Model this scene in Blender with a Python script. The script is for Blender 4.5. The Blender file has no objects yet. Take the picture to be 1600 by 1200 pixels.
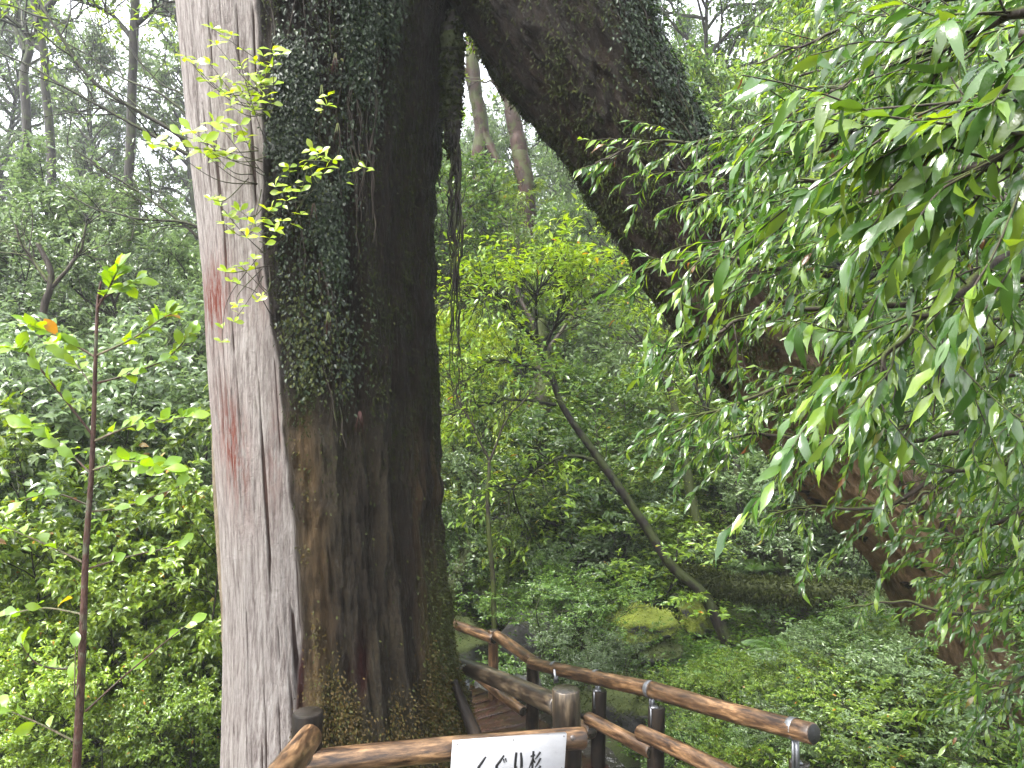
import bpy, math, random
import numpy as np
from mathutils import Vector, Matrix

# ------------------------------------------------------------------ camera, world, sun, exposure
scene = bpy.context.scene
COL = scene.collection
FPX = 1155.0                       # focal length in photo pixels (1600 wide)
PITCH = math.radians(1.5)
cam_data = bpy.data.cameras.new('camera')
cam_data.sensor_width = 36.0
cam_data.lens = 36.0 * FPX / 1600.0
cam_data.clip_start = 0.05
cam_data.clip_end = 1000.0
camera = bpy.data.objects.new('camera', cam_data)
COL.objects.link(camera)
camera.location = (0, 0, 0)
camera.rotation_euler = (math.radians(90) + PITCH, 0, 0)
scene.camera = camera

SUN_DIR = Vector((-0.46, -0.36, 0.81)).normalized()     # towards the light
world = bpy.data.worlds.new('World')
scene.world = world
world.use_nodes = True
wn = world.node_tree
wn.nodes.clear()
w_out = wn.nodes.new('ShaderNodeOutputWorld')
w_bg = wn.nodes.new('ShaderNodeBackground')
w_sky = wn.nodes.new('ShaderNodeTexSky')
w_hsv = wn.nodes.new('ShaderNodeHueSaturation')
w_sky.sky_type = 'NISHITA'
w_sky.sun_disc = False
w_sky.sun_elevation = math.asin(SUN_DIR.z)
w_sky.sun_rotation = math.atan2(SUN_DIR.x, SUN_DIR.y)
w_sky.air_density = 1.0
w_sky.dust_density = 3.0
w_sky.ozone_density = 1.0
w_hsv.inputs['Saturation'].default_value = 0.22         # overcast: white, not blue
wn.links.new(w_sky.outputs[0], w_hsv.inputs['Color'])
wn.links.new(w_hsv.outputs[0], w_bg.inputs['Color'])
wn.links.new(w_bg.outputs[0], w_out.inputs['Surface'])
w_bg.inputs['Strength'].default_value = 0.15

sun_data = bpy.data.lights.new('sun', 'SUN')
sun_data.energy = 1.5
sun_data.angle = math.radians(25)
sun_data.color = (1.0, 0.98, 0.94)
sun = bpy.data.objects.new('sun', sun_data)
COL.objects.link(sun)
sun.rotation_euler = (-SUN_DIR).to_track_quat('-Z', 'Y').to_euler()

vs = scene.view_settings
vs.view_transform = 'Standard'
vs.look = 'None'
vs.gamma = 1.0
vs.use_curve_mapping = False
vs.exposure = 2.8
scene.render.engine = 'CYCLES'
cy = scene.cycles
cy.use_denoising = True
try:
    cy.denoiser = 'OPENIMAGEDENOISE'
    cy.denoising_input_passes = 'RGB_ALBEDO_NORMAL'
except Exception:
    pass
cy.max_bounces = 8
cy.diffuse_bounces = 4
cy.glossy_bounces = 2
cy.transmission_bounces = 4
cy.volume_bounces = 1
cy.sample_clamp_indirect = 6.0

# ------------------------------------------------------------------ helpers
CP, SP = math.cos(PITCH), math.sin(PITCH)


def at(px, py, Y):
    """world point seen at photo pixel (px, py) whose distance along the ground axis is Y"""
    u = (px - 800.0) / FPX
    v = (600.0 - py) / FPX
    k = Y / (CP - SP * v)
    return np.array((u * k, Y, (SP + CP * v) * k))


def pxw(w, Y):
    return w * Y / FPX


def to_px(p):
    y = p[1] * CP + p[2] * SP
    z = -p[1] * SP + p[2] * CP
    return 800 + FPX * p[0] / y, 600 - FPX * z / y


def _hash(ix, iy, iz, seed):
    h = (ix * 374761393 + iy * 668265263 + iz * 2147483647 + seed * 1274126177) & 0xFFFFFFFF
    h = ((h ^ (h >> 13)) * 1274126177) & 0xFFFFFFFF
    h = h ^ (h >> 16)
    return (h & 0xFFFFFF) / float(0xFFFFFF)


def vnoise(x, y, z, seed=0):
    x, y, z = np.broadcast_arrays(np.asarray(x, float), np.asarray(y, float), np.asarray(z, float))
    x0, y0, z0 = np.floor(x).astype(np.int64), np.floor(y).astype(np.int64), np.floor(z).astype(np.int64)
    fx, fy, fz = x - x0, y - y0, z - z0
    fx, fy, fz = fx * fx * (3 - 2 * fx), fy * fy * (3 - 2 * fy), fz * fz * (3 - 2 * fz)
    r = 0
    for dx in (0, 1):
        for dy in (0, 1):
            for dz in (0, 1):
                w = (fx if dx else 1 - fx) * (fy if dy else 1 - fy) * (fz if dz else 1 - fz)
                r = r + w * _hash(x0 + dx, y0 + dy, z0 + dz, seed)
    return r * 2 - 1


def fbm(x, y, z, seed=0, octv=4, gain=0.5):
    a, s, t = 1.0, 0.0, 0.0
    for o in range(octv):
        s = s + a * vnoise(np.asarray(x) * 2 ** o, np.asarray(y) * 2 ** o, np.asarray(z) * 2 ** o, seed + o * 17)
        t += a
        a *= gain
    return s / t


def sstep(a, b, x):
    t = np.clip((np.asarray(x, float) - a) / (b - a), 0, 1)
    return t * t * (3 - 2 * t)


def build_mesh(name, V, chunks, mats=(), smooth=True, mat_index=None, attrs=None):
    V = np.asarray(V, np.float32)
    me = bpy.data.meshes.new(name)
    me.vertices.add(len(V))
    me.vertices.foreach_set('co', V.ravel())
    loops, starts, n = [], [], 0
    for F in chunks:
        F = np.asarray(F, np.int32)
        if len(F) == 0:
            continue
        k = F.shape[1]
        loops.append(F.ravel())
        starts.append(n + np.arange(len(F)) * k)
        n += F.size
    loops = np.concatenate(loops)
    starts = np.concatenate(starts).astype(np.int32)
    me.loops.add(len(loops))
    me.loops.foreach_set('vertex_index', loops.astype(np.int32))
    me.polygons.add(len(starts))
    me.polygons.foreach_set('loop_start', starts)
    if smooth:
        me.polygons.foreach_set('use_smooth', np.ones(len(starts), dtype=bool))
    for m in mats:
        me.materials.append(m)
    if mat_index is not None:
        me.polygons.foreach_set('material_index', np.asarray(mat_index, np.int32))
    if attrs:
        for k, a in attrs.items():
            at_ = me.attributes.new(k, 'FLOAT', 'POINT')
            at_.data.foreach_set('value', np.asarray(a, np.float32).ravel())
    me.update(calc_edges=True)
    return me


class MB:
    """collects vertices and faces of ONE mesh"""
    def __init__(self):
        self.V, self.F, self.n = [], {3: [], 4: []}, 0

    def add(self, V, F):
        F = np.asarray(F)
        self.V.append(np.asarray(V, float))
        self.F[F.shape[1]].append(F + self.n)
        self.n += len(V)

    def tube(self, P, R, sides=6, cap=True):
        P = np.asarray(P, float)
        R = np.broadcast_to(np.asarray(R, float), (len(P),))
        T = np.gradient(P, axis=0)
        T /= np.linalg.norm(T, axis=1)[:, None] + 1e-9
        ref = np.array((0.0, 0, 1)) if abs(T[:, 2]).mean() < 0.8 else np.array((1.0, 0, 0))
        A = np.cross(T, ref)
        A /= np.linalg.norm(A, axis=1)[:, None] + 1e-9
        B = np.cross(T, A)
        th = np.linspace(0, 2 * math.pi, sides, endpoint=False)
        V = P[:, None] + R[:, None, None] * (A[:, None] * np.cos(th)[None, :, None] + B[:, None] * np.sin(th)[None, :, None])
        n = len(P)
        i, j = np.meshgrid(np.arange(n - 1), np.arange(sides), indexing='ij')
        j2 = (j + 1) % sides
        F = np.stack((i * sides + j, i * sides + j2, (i + 1) * sides + j2, (i + 1) * sides + j), -1).reshape(-1, 4)
        self.add(V.reshape(-1, 3), F)
        if cap:
            base = self.n - n * sides
            for row, c in ((0, P[0]), (n - 1, P[-1])):
                self.V.append(np.array([c]))
                ci = self.n
                self.n += 1
                jj = np.arange(sides)
                a, b = base + row * sides + jj, base + row * sides + (jj + 1) % sides
                f = np.stack((a, np.full(sides, ci), b) if row == 0 else (b, np.full(sides, ci), a), -1)
                self.F[3].append(f)

    def leaves(self, tpl, P, D, N, S, W=None):
        """tpl = (verts, faces) of a unit leaf along +Y, normal +Z"""
        TV, TF = tpl
        P, D, N = np.asarray(P, float), np.asarray(D, float), np.asarray(N, float)
        S = np.broadcast_to(np.asarray(S, float), (len(P),))
        W = np.ones(len(P)) if W is None else W
        D = D / (np.linalg.norm(D, axis=1)[:, None] + 1e-9)
        X = np.cross(D, N)
        X /= np.linalg.norm(X, axis=1)[:, None] + 1e-9
        Z = np.cross(X, D)
        V = P[:, None] + S[:, None, None] * (TV[None, :, 0:1] * X[:, None] * W[:, None, None] + TV[None, :, 1:2] * D[:, None] + TV[None, :, 2:3] * Z[:, None])
        k = len(TV)
        F = (TF[None] + (np.arange(len(P)) * k)[:, None, None]).reshape(-1, TF.shape[1])
        self.add(V.reshape(-1, 3), F)

    def mesh(self, name, mats, smooth=True, **kw):
        V = np.concatenate(self.V)
        ch = [np.concatenate(f) for f in self.F.values() if f]
        return build_mesh(name, V, ch, mats if isinstance(mats, (list, tuple)) else [mats], smooth, **kw)


def link(name, me, parent=None, loc=None, kind=None):
    o = bpy.data.objects.new(name, me)
    COL.objects.link(o)
    if loc is not None:
        o.location = loc
    if parent is not None:
        o.parent = parent
    if kind:
        o['kind'] = kind
    return o


def thing(name, label, cat, loc=(0, 0, 0), group=None):
    o = bpy.data.objects.new(name, None)
    COL.objects.link(o)
    o.location = loc
    o.empty_display_size = 0.1
    o['label'] = label
    o['category'] = cat
    if group:
        o['group'] = group
    return o


def tag(o, label, cat, group=None, kind=None):
    o['label'] = label
    o['category'] = cat
    if group:
        o['group'] = group
    if kind:
        o['kind'] = kind
    return o


def copy_tree(o, parent=None):
    c = o.copy()
    COL.objects.link(c)
    c.parent = parent
    for ch in list(o.children):
        copy_tree(ch, c)
    return c


# leaf templates ----------------------------------------------------
def tpl_tri(w=0.42):
    V = np.array([(0, 0, 0), (w / 2, .5, .07), (0, 1, -.10), (-w / 2, .5, .07)])
    return V, np.array([(0, 1, 2), (0, 2, 3)])


def tpl_mid(w=0.4):
    V = np.array([(0, 0, 0), (w / 2, .38, .07), (w * .36, .7, .02), (0, 1.0, -.16), (-w * .36, .7, .02), (-w / 2, .38, .07), (0, .45, 0)])
    return V, np.array([(0, 1, 6), (1, 2, 6), (2, 3, 6), (6, 3, 4), (6, 4, 5), (6, 5, 0)])


def tpl_big(seed, w=0.34, acum=True, seg=9, bend=0.35, fold=0.16):
    rng = random.Random(seed)
    ph, amp = rng.uniform(0, 6), rng.uniform(.01, .03)
    tw = rng.uniform(-.5, .5)
    V, F = [], []
    bend *= rng.uniform(.4, 1.6)
    for i in range(seg + 1):
        t = i / seg
        tt = max(0.0, (t - 0.1) / 0.9)          # petiole first
        if acum:
            wd = w * (math.sin(math.pi * min(1, tt ** 0.75)) ** 0.85) * (1 - .25 * tt)
            if tt > .78:
                wd = max(wd * .55, .012 * (1 - tt) * 5)
        else:
            wd = w * 1.15 * math.sin(math.pi * tt ** 1.25) ** .8 if 0 < tt < 1 else 0
        wd = max(wd, .012)
        z = -bend * t * t
        y = t - .25 * bend * t * t
        wav = amp * math.sin(ph + t * 14)
        for s, k in ((-1, 0), (0, 1), (1, 2)):
            x = s * wd / 2
            zz = z + abs(s) * fold * wd + s * tw * wd * .3 * t + (wav if s else 0)
            V.append((x, y, zz))
        if i:
            b = (i - 1) * 3
            F += [(b, b + 1, b + 4, b + 3), (b + 1, b + 2, b + 5, b + 4)]
    return np.array(V), np.array(F)


# ------------------------------------------------------------------ materials
def new_mat(name):
    m = bpy.data.materials.new(name)
    m.use_nodes = True
    nt = m.node_tree
    nt.nodes.clear()
    out = nt.nodes.new('ShaderNodeOutputMaterial')
    return m, nt, out


def N(nt, typ, **kw):
    n = nt.nodes.new(typ)
    for k, v in kw.items():
        if k in n.inputs.keys():
            n.inputs[k].default_value = v
        else:
            setattr(n, k, v)
    return n


def L(nt, a, b):
    nt.links.new(a, b)


def ramp(nt, fac, stops):
    r = nt.nodes.new('ShaderNodeValToRGB')
    e = r.color_ramp.elements
    while len(e) < len(stops):
        e.new(0.5)
    for el, (p, c) in zip(e, stops):
        el.position = p
        el.color = (*c, 1) if len(c) == 3 else c
    L(nt, fac, r.inputs[0])
    return r.outputs[0]


def mixc(nt, fac, a, b):
    m = nt.nodes.new('ShaderNodeMix')
    m.data_type = 'RGBA'
    for sock, v in ((m.inputs[0], fac), (m.inputs[6], a), (m.inputs[7], b)):
        if isinstance(v, (int, float)):
            sock.default_value = v
        elif isinstance(v, tuple):
            sock.default_value = (*v, 1)
        else:
            L(nt, v, sock)
    return m.outputs[2]


def math_(nt, op, a, b=None, clamp=False):
    m = nt.nodes.new('ShaderNodeMath')
    m.operation = op
    m.use_clamp = clamp
    for i, v in enumerate((a, b)):
        if v is None:
            continue
        if isinstance(v, (int, float)):
            m.inputs[i].default_value = v
        else:
            L(nt, v, m.inputs[i])
    return m.outputs[0]


def noise_tex(nt, vec, scale, detail=4, rough=.55, stretch=None):
    if stretch is not None:
        mp = nt.nodes.new('ShaderNodeMapping')
        mp.inputs['Scale'].default_value = stretch
        L(nt, vec, mp.inputs[0])
        vec = mp.outputs[0]
    n = nt.nodes.new('ShaderNodeTexNoise')
    n.inputs['Scale'].default_value = scale
    n.inputs['Detail'].default_value = detail
    n.inputs['Roughness'].default_value = rough
    L(nt, vec, n.inputs['Vector'])
    return n.outputs[0]


def attr(nt, name):
    a = nt.nodes.new('ShaderNodeAttribute')
    a.attribute_name = name
    return a.outputs['Fac']


def bump(nt, h, strength=.5, dist=.01):
    b = nt.nodes.new('ShaderNodeBump')
    b.inputs['Strength'].default_value = strength
    b.inputs['Distance'].default_value = dist
    L(nt, h, b.inputs['Height'])
    return b.outputs[0]


def bsdf(nt, out, color, rough=.6, spec=.5, normal=None, metallic=0.0):
    p = nt.nodes.new('ShaderNodeBsdfPrincipled')
    for sock, v in (('Base Color', color), ('Roughness', rough), ('Specular IOR Level', spec), ('Metallic', metallic)):
        if isinstance(v, tuple):
            p.inputs[sock].default_value = (*v, 1)
        elif isinstance(v, (int, float)):
            p.inputs[sock].default_value = v
        else:
            L(nt, v, p.inputs[sock])
    if normal is not None:
        L(nt, normal, p.inputs['Normal'])
    if out is not None:
        L(nt, p.outputs[0], out.inputs['Surface'])
    return p


def leaf_mat(name, c1, c2, c3=None, rough=.3, trans=.35, odd=None, vein=False, spec=.7):
    """leaf blade: colour varies leaf to leaf; wet gloss; light passes through"""
    m, nt, out = new_mat(name)
    geo = N(nt, 'ShaderNodeNewGeometry')
    oi = N(nt, 'ShaderNodeObjectInfo')
    r = math_(nt, 'FRACT', math_(nt, 'ADD', geo.outputs['Random Per Island'], oi.outputs['Random']))
    stops = [(0.0, c1), (0.55, c2), (0.95, c3 or c2)]
    if odd:
        stops += [(0.992, c3 or c2), (0.995, odd)]
    col = ramp(nt, r, stops)
    tc = N(nt, 'ShaderNodeTexCoord')
    hv = N(nt, 'ShaderNodeHueSaturation')
    vv = math_(nt, 'ADD', 0.75, math_(nt, 'MULTIPLY', oi.outputs['Random'], 0.5))
    L(nt, vv, hv.inputs['Value'])
    L(nt, col, hv.inputs['Color'])
    col = hv.outputs[0]
    nrm = None
    if vein:
        n1 = noise_tex(nt, tc.outputs['Object'], 22, 2)
        nrm = bump(nt, n1, .09, .006)
    p = bsdf(nt, None, col, rough, spec, nrm)
    tr = N(nt, 'ShaderNodeBsdfTranslucent')
    hs2 = N(nt, 'ShaderNodeHueSaturation', Hue=.485, Saturation=1.15, Value=1.5)
    L(nt, col, hs2.inputs['Color'])
    L(nt, hs2.outputs[0], tr.inputs['Color'])
    mx = N(nt, 'ShaderNodeMixShader')
    mx.inputs[0].default_value = trans
    L(nt, p.outputs[0], mx.inputs[1])
    L(nt, tr.outputs[0], mx.inputs[2])
    L(nt, mx.outputs[0], out.inputs['Surface'])
    return m


M = {}
M['leaf_bright'] = leaf_mat('leaf_bright', (.065, .125, .014), (.125, .205, .02), (.19, .27, .03), .28, .42, odd=(.35, .16, .02))
M['leaf_left'] = leaf_mat('leaf_left', (.085, .15, .015), (.155, .24, .022), (.23, .31, .033), .28, .45, odd=(.4, .2, .02))
M['leaf_fresh'] = leaf_mat('leaf_fresh', (.16, .25, .025), (.24, .34, .035), (.30, .38, .05), .32, .45)
M['leaf_mid'] = leaf_mat('leaf_mid', (.045, .095, .02), (.075, .14, .028), (.115, .185, .035), .27, .38)
M['leaf_grey'] = leaf_mat('leaf_grey', (.065, .105, .04), (.095, .145, .058), (.13, .185, .072), .24, .4)
M['leaf_dark'] = leaf_mat('leaf_dark', (.022, .05, .014), (.035, .075, .018), (.055, .10, .025), .22, .25)
M['cover'] = leaf_mat('ground_leaf', (.02, .045, .01), (.06, .12, .018), (.13, .21, .03), .27, .35, odd=(.14, .06, .02))
M['leaf_sapling'] = leaf_mat('leaf_sapling', (.10, .19, .018), (.155, .26, .026), (.20, .30, .03), .3, .45, odd=(.4, .2, .02))
M['leaf_oak'] = leaf_mat('leaf_oak', (.022, .055, .012), (.048, .10, .019), (.13, .195, .028), .15, .42, odd=(.12, .06, .025), vein=True)
M['leaf_mat_climber'] = leaf_mat('leaf_climber', (.006, .012, .004), (.010, .020, .005), (.018, .034, .008), .42, .15, spec=.3)
M['fern'] = leaf_mat('fern_leaf', (.06, .13, .02), (.09, .18, .03), (.13, .22, .05), .4, .4)
M['moss_tuft'] = leaf_mat('moss_tuft', (.028, .019, .004), (.062, .038, .006), (.045, .046, .008), .6, .3, spec=.25)
M['moss_dark'] = leaf_mat('moss_dark', (.016, .021, .005), (.028, .036, .007), (.048, .055, .011), .65, .25, spec=.2)
M['moss_hair'] = leaf_mat('moss_hair', (.012, .017, .004), (.022, .029, .006), (.034, .04, .008), .7, .2, spec=.1)
M['moss_lime'] = leaf_mat('moss_lime', (.12, .16, .015), (.18, .22, .02), (.22, .26, .03), .7, .3)


def wood_bark(name, c_dark, c_light, moss=(.05, .065, .015), moss_amt=.45, scale=9, rough=.55):
    m, nt, out = new_mat(name)
    tc = N(nt, 'ShaderNodeTexCoord')
    geo = N(nt, 'ShaderNodeNewGeometry')
    v = tc.outputs['Object']
    n1 = noise_tex(nt, v, scale, 6, .65, (1, 1, .35))
    n2 = noise_tex(nt, v, scale * .4, 4)
    col = ramp(nt, n1, [(.3, c_dark), (.7, c_light)])
    sep = N(nt, 'ShaderNodeSeparateXYZ')
    L(nt, geo.outputs['Normal'], sep.inputs[0])
    mm = math_(nt, 'ADD', math_(nt, 'MULTIPLY', sep.outputs[2], .25), n2)
    mf = ramp(nt, mm, [(.62 - moss_amt * .3, (0, 0, 0)), (.72 - moss_amt * .3, (1, 1, 1))])
    col = mixc(nt, mf, col, moss)
    bsdf(nt, out, col, rough, .15, bump(nt, n1, .8, .03))
    return m


M['bark_twig'] = wood_bark('bark_twig', (.012, .009, .007), (.045, .035, .028), moss_amt=.1)
M['bark_grey'] = wood_bark('bark_grey', (.008, .007, .006), (.032, .027, .022), (.03, .036, .012), moss_amt=.35)
M['bark_leaning'] = wood_bark('bark_leaning', (.004, .0035, .003), (.018, .014, .011), (.022, .028, .007), .5, 14)
M['bark_moss'] = wood_bark('bark_moss', (.008, .006, .005), (.028, .022, .014), (.030, .038, .009), .6)
M['bark_sapling'] = wood_bark('bark_sapling', (.02, .010, .008), (.075, .04, .03), (.06, .06, .04), .15, 30)
M['bark_red'] = wood_bark('bark_red', (.014, .007, .005), (.045, .024, .017), (.035, .04, .011), .5, 8)
M['branch_light'] = wood_bark('branch_light', (.06, .045, .03), (.16, .13, .09), (.08, .085, .04), .2, 40)


def cedar_mat():
    m, nt, out = new_mat('cedar_trunk_surface')
    tc = N(nt, 'ShaderNodeTexCoord')
    v = tc.outputs['Object']
    grain = noise_tex(nt, v, 22, 10, .78, (1, 1, .17))
    fine = noise_tex(nt, v, 70, 8, .75, (1, 1, .07))
    lump = noise_tex(nt, v, 42, 8, .8, (1, 1, .7))
    blot = noise_tex(nt, v, 3.2, 5, .6)
    speck = noise_tex(nt, v, 60, 3, .7)
    # bare weathered wood
    wood = ramp(nt, fine, [(.35, (.02, .013, .011)), (.43, (.13, .10, .095)), (.53, (.34, .305, .285)), (.66, (.50, .47, .445))])
    wood2 = ramp(nt, grain, [(.32, (.07, .045, .04)), (.5, (.30, .265, .245)), (.68, (.43, .40, .38))])
    wood = mixc(nt, .5, wood, wood2)
    crack = ramp(nt, attr(nt, 'crack'), [(.25, (0, 0, 0)), (.8, (1, 1, 1))])
    wood = mixc(nt, crack, wood, (.045, .028, .023))
    redm = math_(nt, 'MULTIPLY', attr(nt, 'red'), ramp(nt, grain, [(.42, (.0, .0, .0)), (.55, (1, 1, 1))]), True)
    wood = mixc(nt, redm, wood, (.15, .036, .022))
    # bark
    bark = ramp(nt, grain, [(.3, (.004, .003, .0025)), (.5, (.012, .0075, .005)), (.72, (.030, .017, .010))])
    green = ramp(nt, blot, [(.35, (.028, .021, .012)), (.65, (.058, .047, .028))])
    gm = math_(nt, 'MULTIPLY', attr(nt, 'green'), ramp(nt, speck, [(.3, (.35, .35, .35)), (.6, (1, 1, 1))]), True)
    bark = mixc(nt, gm, bark, green)
    bark = mixc(nt, ramp(nt, lump, [(.35, (.75, .75, .75)), (.55, (0, 0, 0))]), bark, (.004, .003, .0025))
    tan = ramp(nt, grain, [(.3, (.06, .036, .018)), (.7, (.20, .13, .066))])
    tm = math_(nt, 'MULTIPLY', attr(nt, 'tan'), ramp(nt, blot, [(.3, (.3, .3, .3)), (.5, (1, 1, 1))]), True)
    bark = mixc(nt, tm, bark, tan)
    bark = mixc(nt, attr(nt, 'redheart'), bark, (.03, .007, .0055))
    moss = ramp(nt, speck, [(.3, (.018, .021, .005)), (.7, (.06, .058, .012))])
    bark = mixc(nt, attr(nt, 'moss'), bark, moss)
    col = mixc(nt, attr(nt, 'wood'), bark, wood)
    rg = math_(nt, 'ADD', .5, math_(nt, 'MULTIPLY', attr(nt, 'wood'), .28))
    hh = math_(nt, 'ADD', math_(nt, 'MULTIPLY', grain, .7), math_(nt, 'MULTIPLY', fine, .5))
    hh = math_(nt, 'ADD', hh, math_(nt, 'MULTIPLY', lump, 1.2))
    bsdf(nt, out, col, rg, .15, bump(nt, hh, 1.0, .05))
    return m


M['cedar'] = cedar_mat()


def log_mat(name, c1, c2, c3, rough=.32, spec=.5):
    m, nt, out = new_mat(name)
    tc = N(nt, 'ShaderNodeTexCoord')
    oi = N(nt, 'ShaderNodeObjectInfo')
    vadd = N(nt, 'ShaderNodeVectorMath', operation='ADD')
    L(nt, tc.outputs['Object'], vadd.inputs[0])
    cmb = N(nt, 'ShaderNodeCombineXYZ')
    L(nt, math_(nt, 'MULTIPLY', oi.outputs['Random'], 20), cmb.inputs[2])
    L(nt, cmb.outputs[0], vadd.inputs[1])
    v = vadd.outputs[0]
    g = noise_tex(nt, v, 34, 8, .72, (1, 1, .16))
    b = noise_tex(nt, v, 6, 4, .6, (1, 1, .5))
    col = ramp(nt, g, [(.40, c1), (.5, c2), (.63, c3)])
    dk = ramp(nt, b, [(.42, (1, 1, 1)), (.62, (0, 0, 0))])
    col = mixc(nt, math_(nt, 'MULTIPLY', dk, .7), col, c1)
    r = math_(nt, 'ADD', rough - .08, math_(nt, 'MULTIPLY', g, .25))
    bsdf(nt, out, col, r, spec, bump(nt, g, .6, .006))
    return m


M['log'] = log_mat('rail_log', (.014, .0075, .0045), (.10, .054, .025), (.27, .16, .08))
M['log_grey'] = log_mat('post_log', (.006, .004, .003), (.03, .021, .013), (.095, .07, .043))
M['log_dark'] = log_mat('dark_post', (.004, .0028, .002), (.014, .0095, .0065), (.038, .027, .018), .6, .15)
M['log_end'] = log_mat('cut_end', (.012, .010, .008), (.03, .025, .02), (.06, .05, .04), .12)
M['log_end_black'] = log_mat('black_end', (.004, .004, .004), (.007, .007, .006), (.012, .012, .011), .4)
M['plank'] = log_mat('deck_plank', (.02, .010, .007), (.05, .024, .016), (.09, .048, .034), .16)


def metal_mat():
    m, nt, out = new_mat('galvanised_steel')
    tc = N(nt, 'ShaderNodeTexCoord')
    n = noise_tex(nt, tc.outputs['Object'], 40, 3)
    bsdf(nt, out, ramp(nt, n, [(.3, (.13, .135, .145)), (.7, (.24, .245, .26))]), .42, .5, None, .75)
    return m


M['metal'] = metal_mat()
M['rootlet'] = wood_bark('rootlet', (.012, .004, .003), (.032, .011, .009), moss_amt=.0)


def plain_mat(name, c, rough=.5, spec=.5, var=.12, scale=12):
    m, nt, out = new_mat(name)
    tc = N(nt, 'ShaderNodeTexCoord')
    n = noise_tex(nt, tc.outputs['Object'], scale, 5)
    lo, hi = tuple(x * (1 - var) for x in c), tuple(min(1, x * (1 + var)) for x in c)
    bsdf(nt, out, ramp(nt, n, [(.3, lo), (.7, hi)]), rough, spec, bump(nt, n, .2, .002))
    return m


def sign_mat():
    m, nt, out = new_mat('sign_white_paint')
    tc = N(nt, 'ShaderNodeTexCoord')
    n = noise_tex(nt, tc.outputs['Object'], 26, 6, .7, (.5, 1, 1))
    n2 = noise_tex(nt, tc.outputs['Object'], 9, 3)
    col = ramp(nt, n, [(.28, (.12, .12, .115)), (.36, (.27, .27, .285)), (.7, (.32, .32, .34))])
    col = mixc(nt, ramp(nt, n2, [(.3, (.25, .25, .25)), (.6, (0, 0, 0))]), col, (.2, .195, .18))
    bsdf(nt, out, col, .4, .5, bump(nt, n, .15, .002))
    return m


M['sign'] = sign_mat()
M['ink'] = plain_mat('black_paint', (.008, .008, .009), .4)
M['nail'] = plain_mat('nail_steel', (.06, .05, .045), .4)


def ground_mat():
    m, nt, out = new_mat('forest_floor')
    tc = N(nt, 'ShaderNodeTexCoord')
    v = tc.outputs['Object']
    a = noise_tex(nt, v, 1.1, 6, .6)
    b = noise_tex(nt, v, 14, 6, .7)
    c = noise_tex(nt, v, 60, 4, .7)
    soil = ramp(nt, b, [(.3, (.012, .009, .006)), (.55, (.04, .027, .017)), (.75, (.075, .05, .032))])
    moss = ramp(nt, c, [(.3, (.025, .04, .008)), (.7, (.075, .095, .02))])
    col = mixc(nt, ramp(nt, a, [(.42, (0, 0, 0)), (.54, (1, 1, 1))]), soil, moss)
    h = math_(nt, 'ADD', b, math_(nt, 'MULTIPLY', c, .4))
    bsdf(nt, out, col, .6, .4, bump(nt, h, 1.0, .05))
    return m


M['ground'] = ground_mat()


def rock_mat(name, moss1, moss2, thr):
    m, nt, out = new_mat(name)
    tc = N(nt, 'ShaderNodeTexCoord')
    geo = N(nt, 'ShaderNodeNewGeometry')
    v = tc.outputs['Object']
    a = noise_tex(nt, v, 3, 6, .65)
    c = noise_tex(nt, v, 45, 5, .75)
    rock = ramp(nt, a, [(.3, (.03, .03, .03)), (.7, (.12, .115, .11))])
    moss = ramp(nt, c, [(.3, moss1), (.7, moss2)])
    sep = N(nt, 'ShaderNodeSeparateXYZ')
    L(nt, geo.outputs['Normal'], sep.inputs[0])
    f = ramp(nt, math_(nt, 'ADD', math_(nt, 'MULTIPLY', sep.outputs[2], .35), a), [(thr, (0, 0, 0)), (thr + .12, (1, 1, 1))])
    bsdf(nt, out, mixc(nt, f, rock, moss), .6, .4, bump(nt, c, 1.0, .03))
    return m


M['rock_lime'] = rock_mat('rock_lime_moss', (.10, .13, .012), (.24, .28, .03), .35)
M['rock_moss'] = rock_mat('rock_dark_moss', (.03, .045, .01), (.085, .105, .02), .5)
M['rock_bare'] = rock_mat('rock_bare', (.03, .045, .01), (.07, .09, .02), .78)


def water_mat():
    m, nt, out = new_mat('stream_water')
    tc = N(nt, 'ShaderNodeTexCoord')
    n = noise_tex(nt, tc.outputs['Object'], 9, 4, .6)
    foam = noise_tex(nt, tc.outputs['Object'], 16, 5, .7, (1, .5, 1))
    col = ramp(nt, foam, [(.56, (.035, .03, .026)), (.66, (.5, .5, .5))])
    bsdf(nt, out, col, .07, .6, bump(nt, n, 1.0, .06))
    return m


M['water'] = water_mat()

# ------------------------------------------------------------------ terrain
PATH = np.array([(1.2, 1.5), (.85, 3.6), (.35, 4.9), (-.1, 6.4), (-.6, 7.4), (-1.8, 8.3), (-3.2, 8.6)])


def path_dist(x, y):
    x, y = np.asarray(x, float), np.asarray(y, float)
    d = np.full(np.broadcast(x, y).shape, 1e9)
    for a, b in zip(PATH[:-1], PATH[1:]):
        ab = b - a
        t = np.clip(((x - a[0]) * ab[0] + (y - a[1]) * ab[1]) / (ab @ ab), 0, 1)
        d = np.minimum(d, np.hypot(x - a[0] - t * ab[0], y - a[1] - t * ab[1]))
    return d


STREAM = np.array([(.9, 5.6), (.35, 7.6), (-.05, 8.8), (.15, 10.2), (-.25, 12.0), (.1, 14.0)])


def stream_dist(x, y):
    x, y = np.asarray(x, float), np.asarray(y, float)
    d = np.full(np.broadcast(x, y).shape, 1e9)
    for a, b in zip(STREAM[:-1], STREAM[1:]):
        ab = b - a
        t = np.clip(((x - a[0]) * ab[0] + (y - a[1]) * ab[1]) / (ab @ ab), 0, 1)
        d = np.minimum(d, np.hypot(x - a[0] - t * ab[0], y - a[1] - t * ab[1]))
    return d


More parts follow.
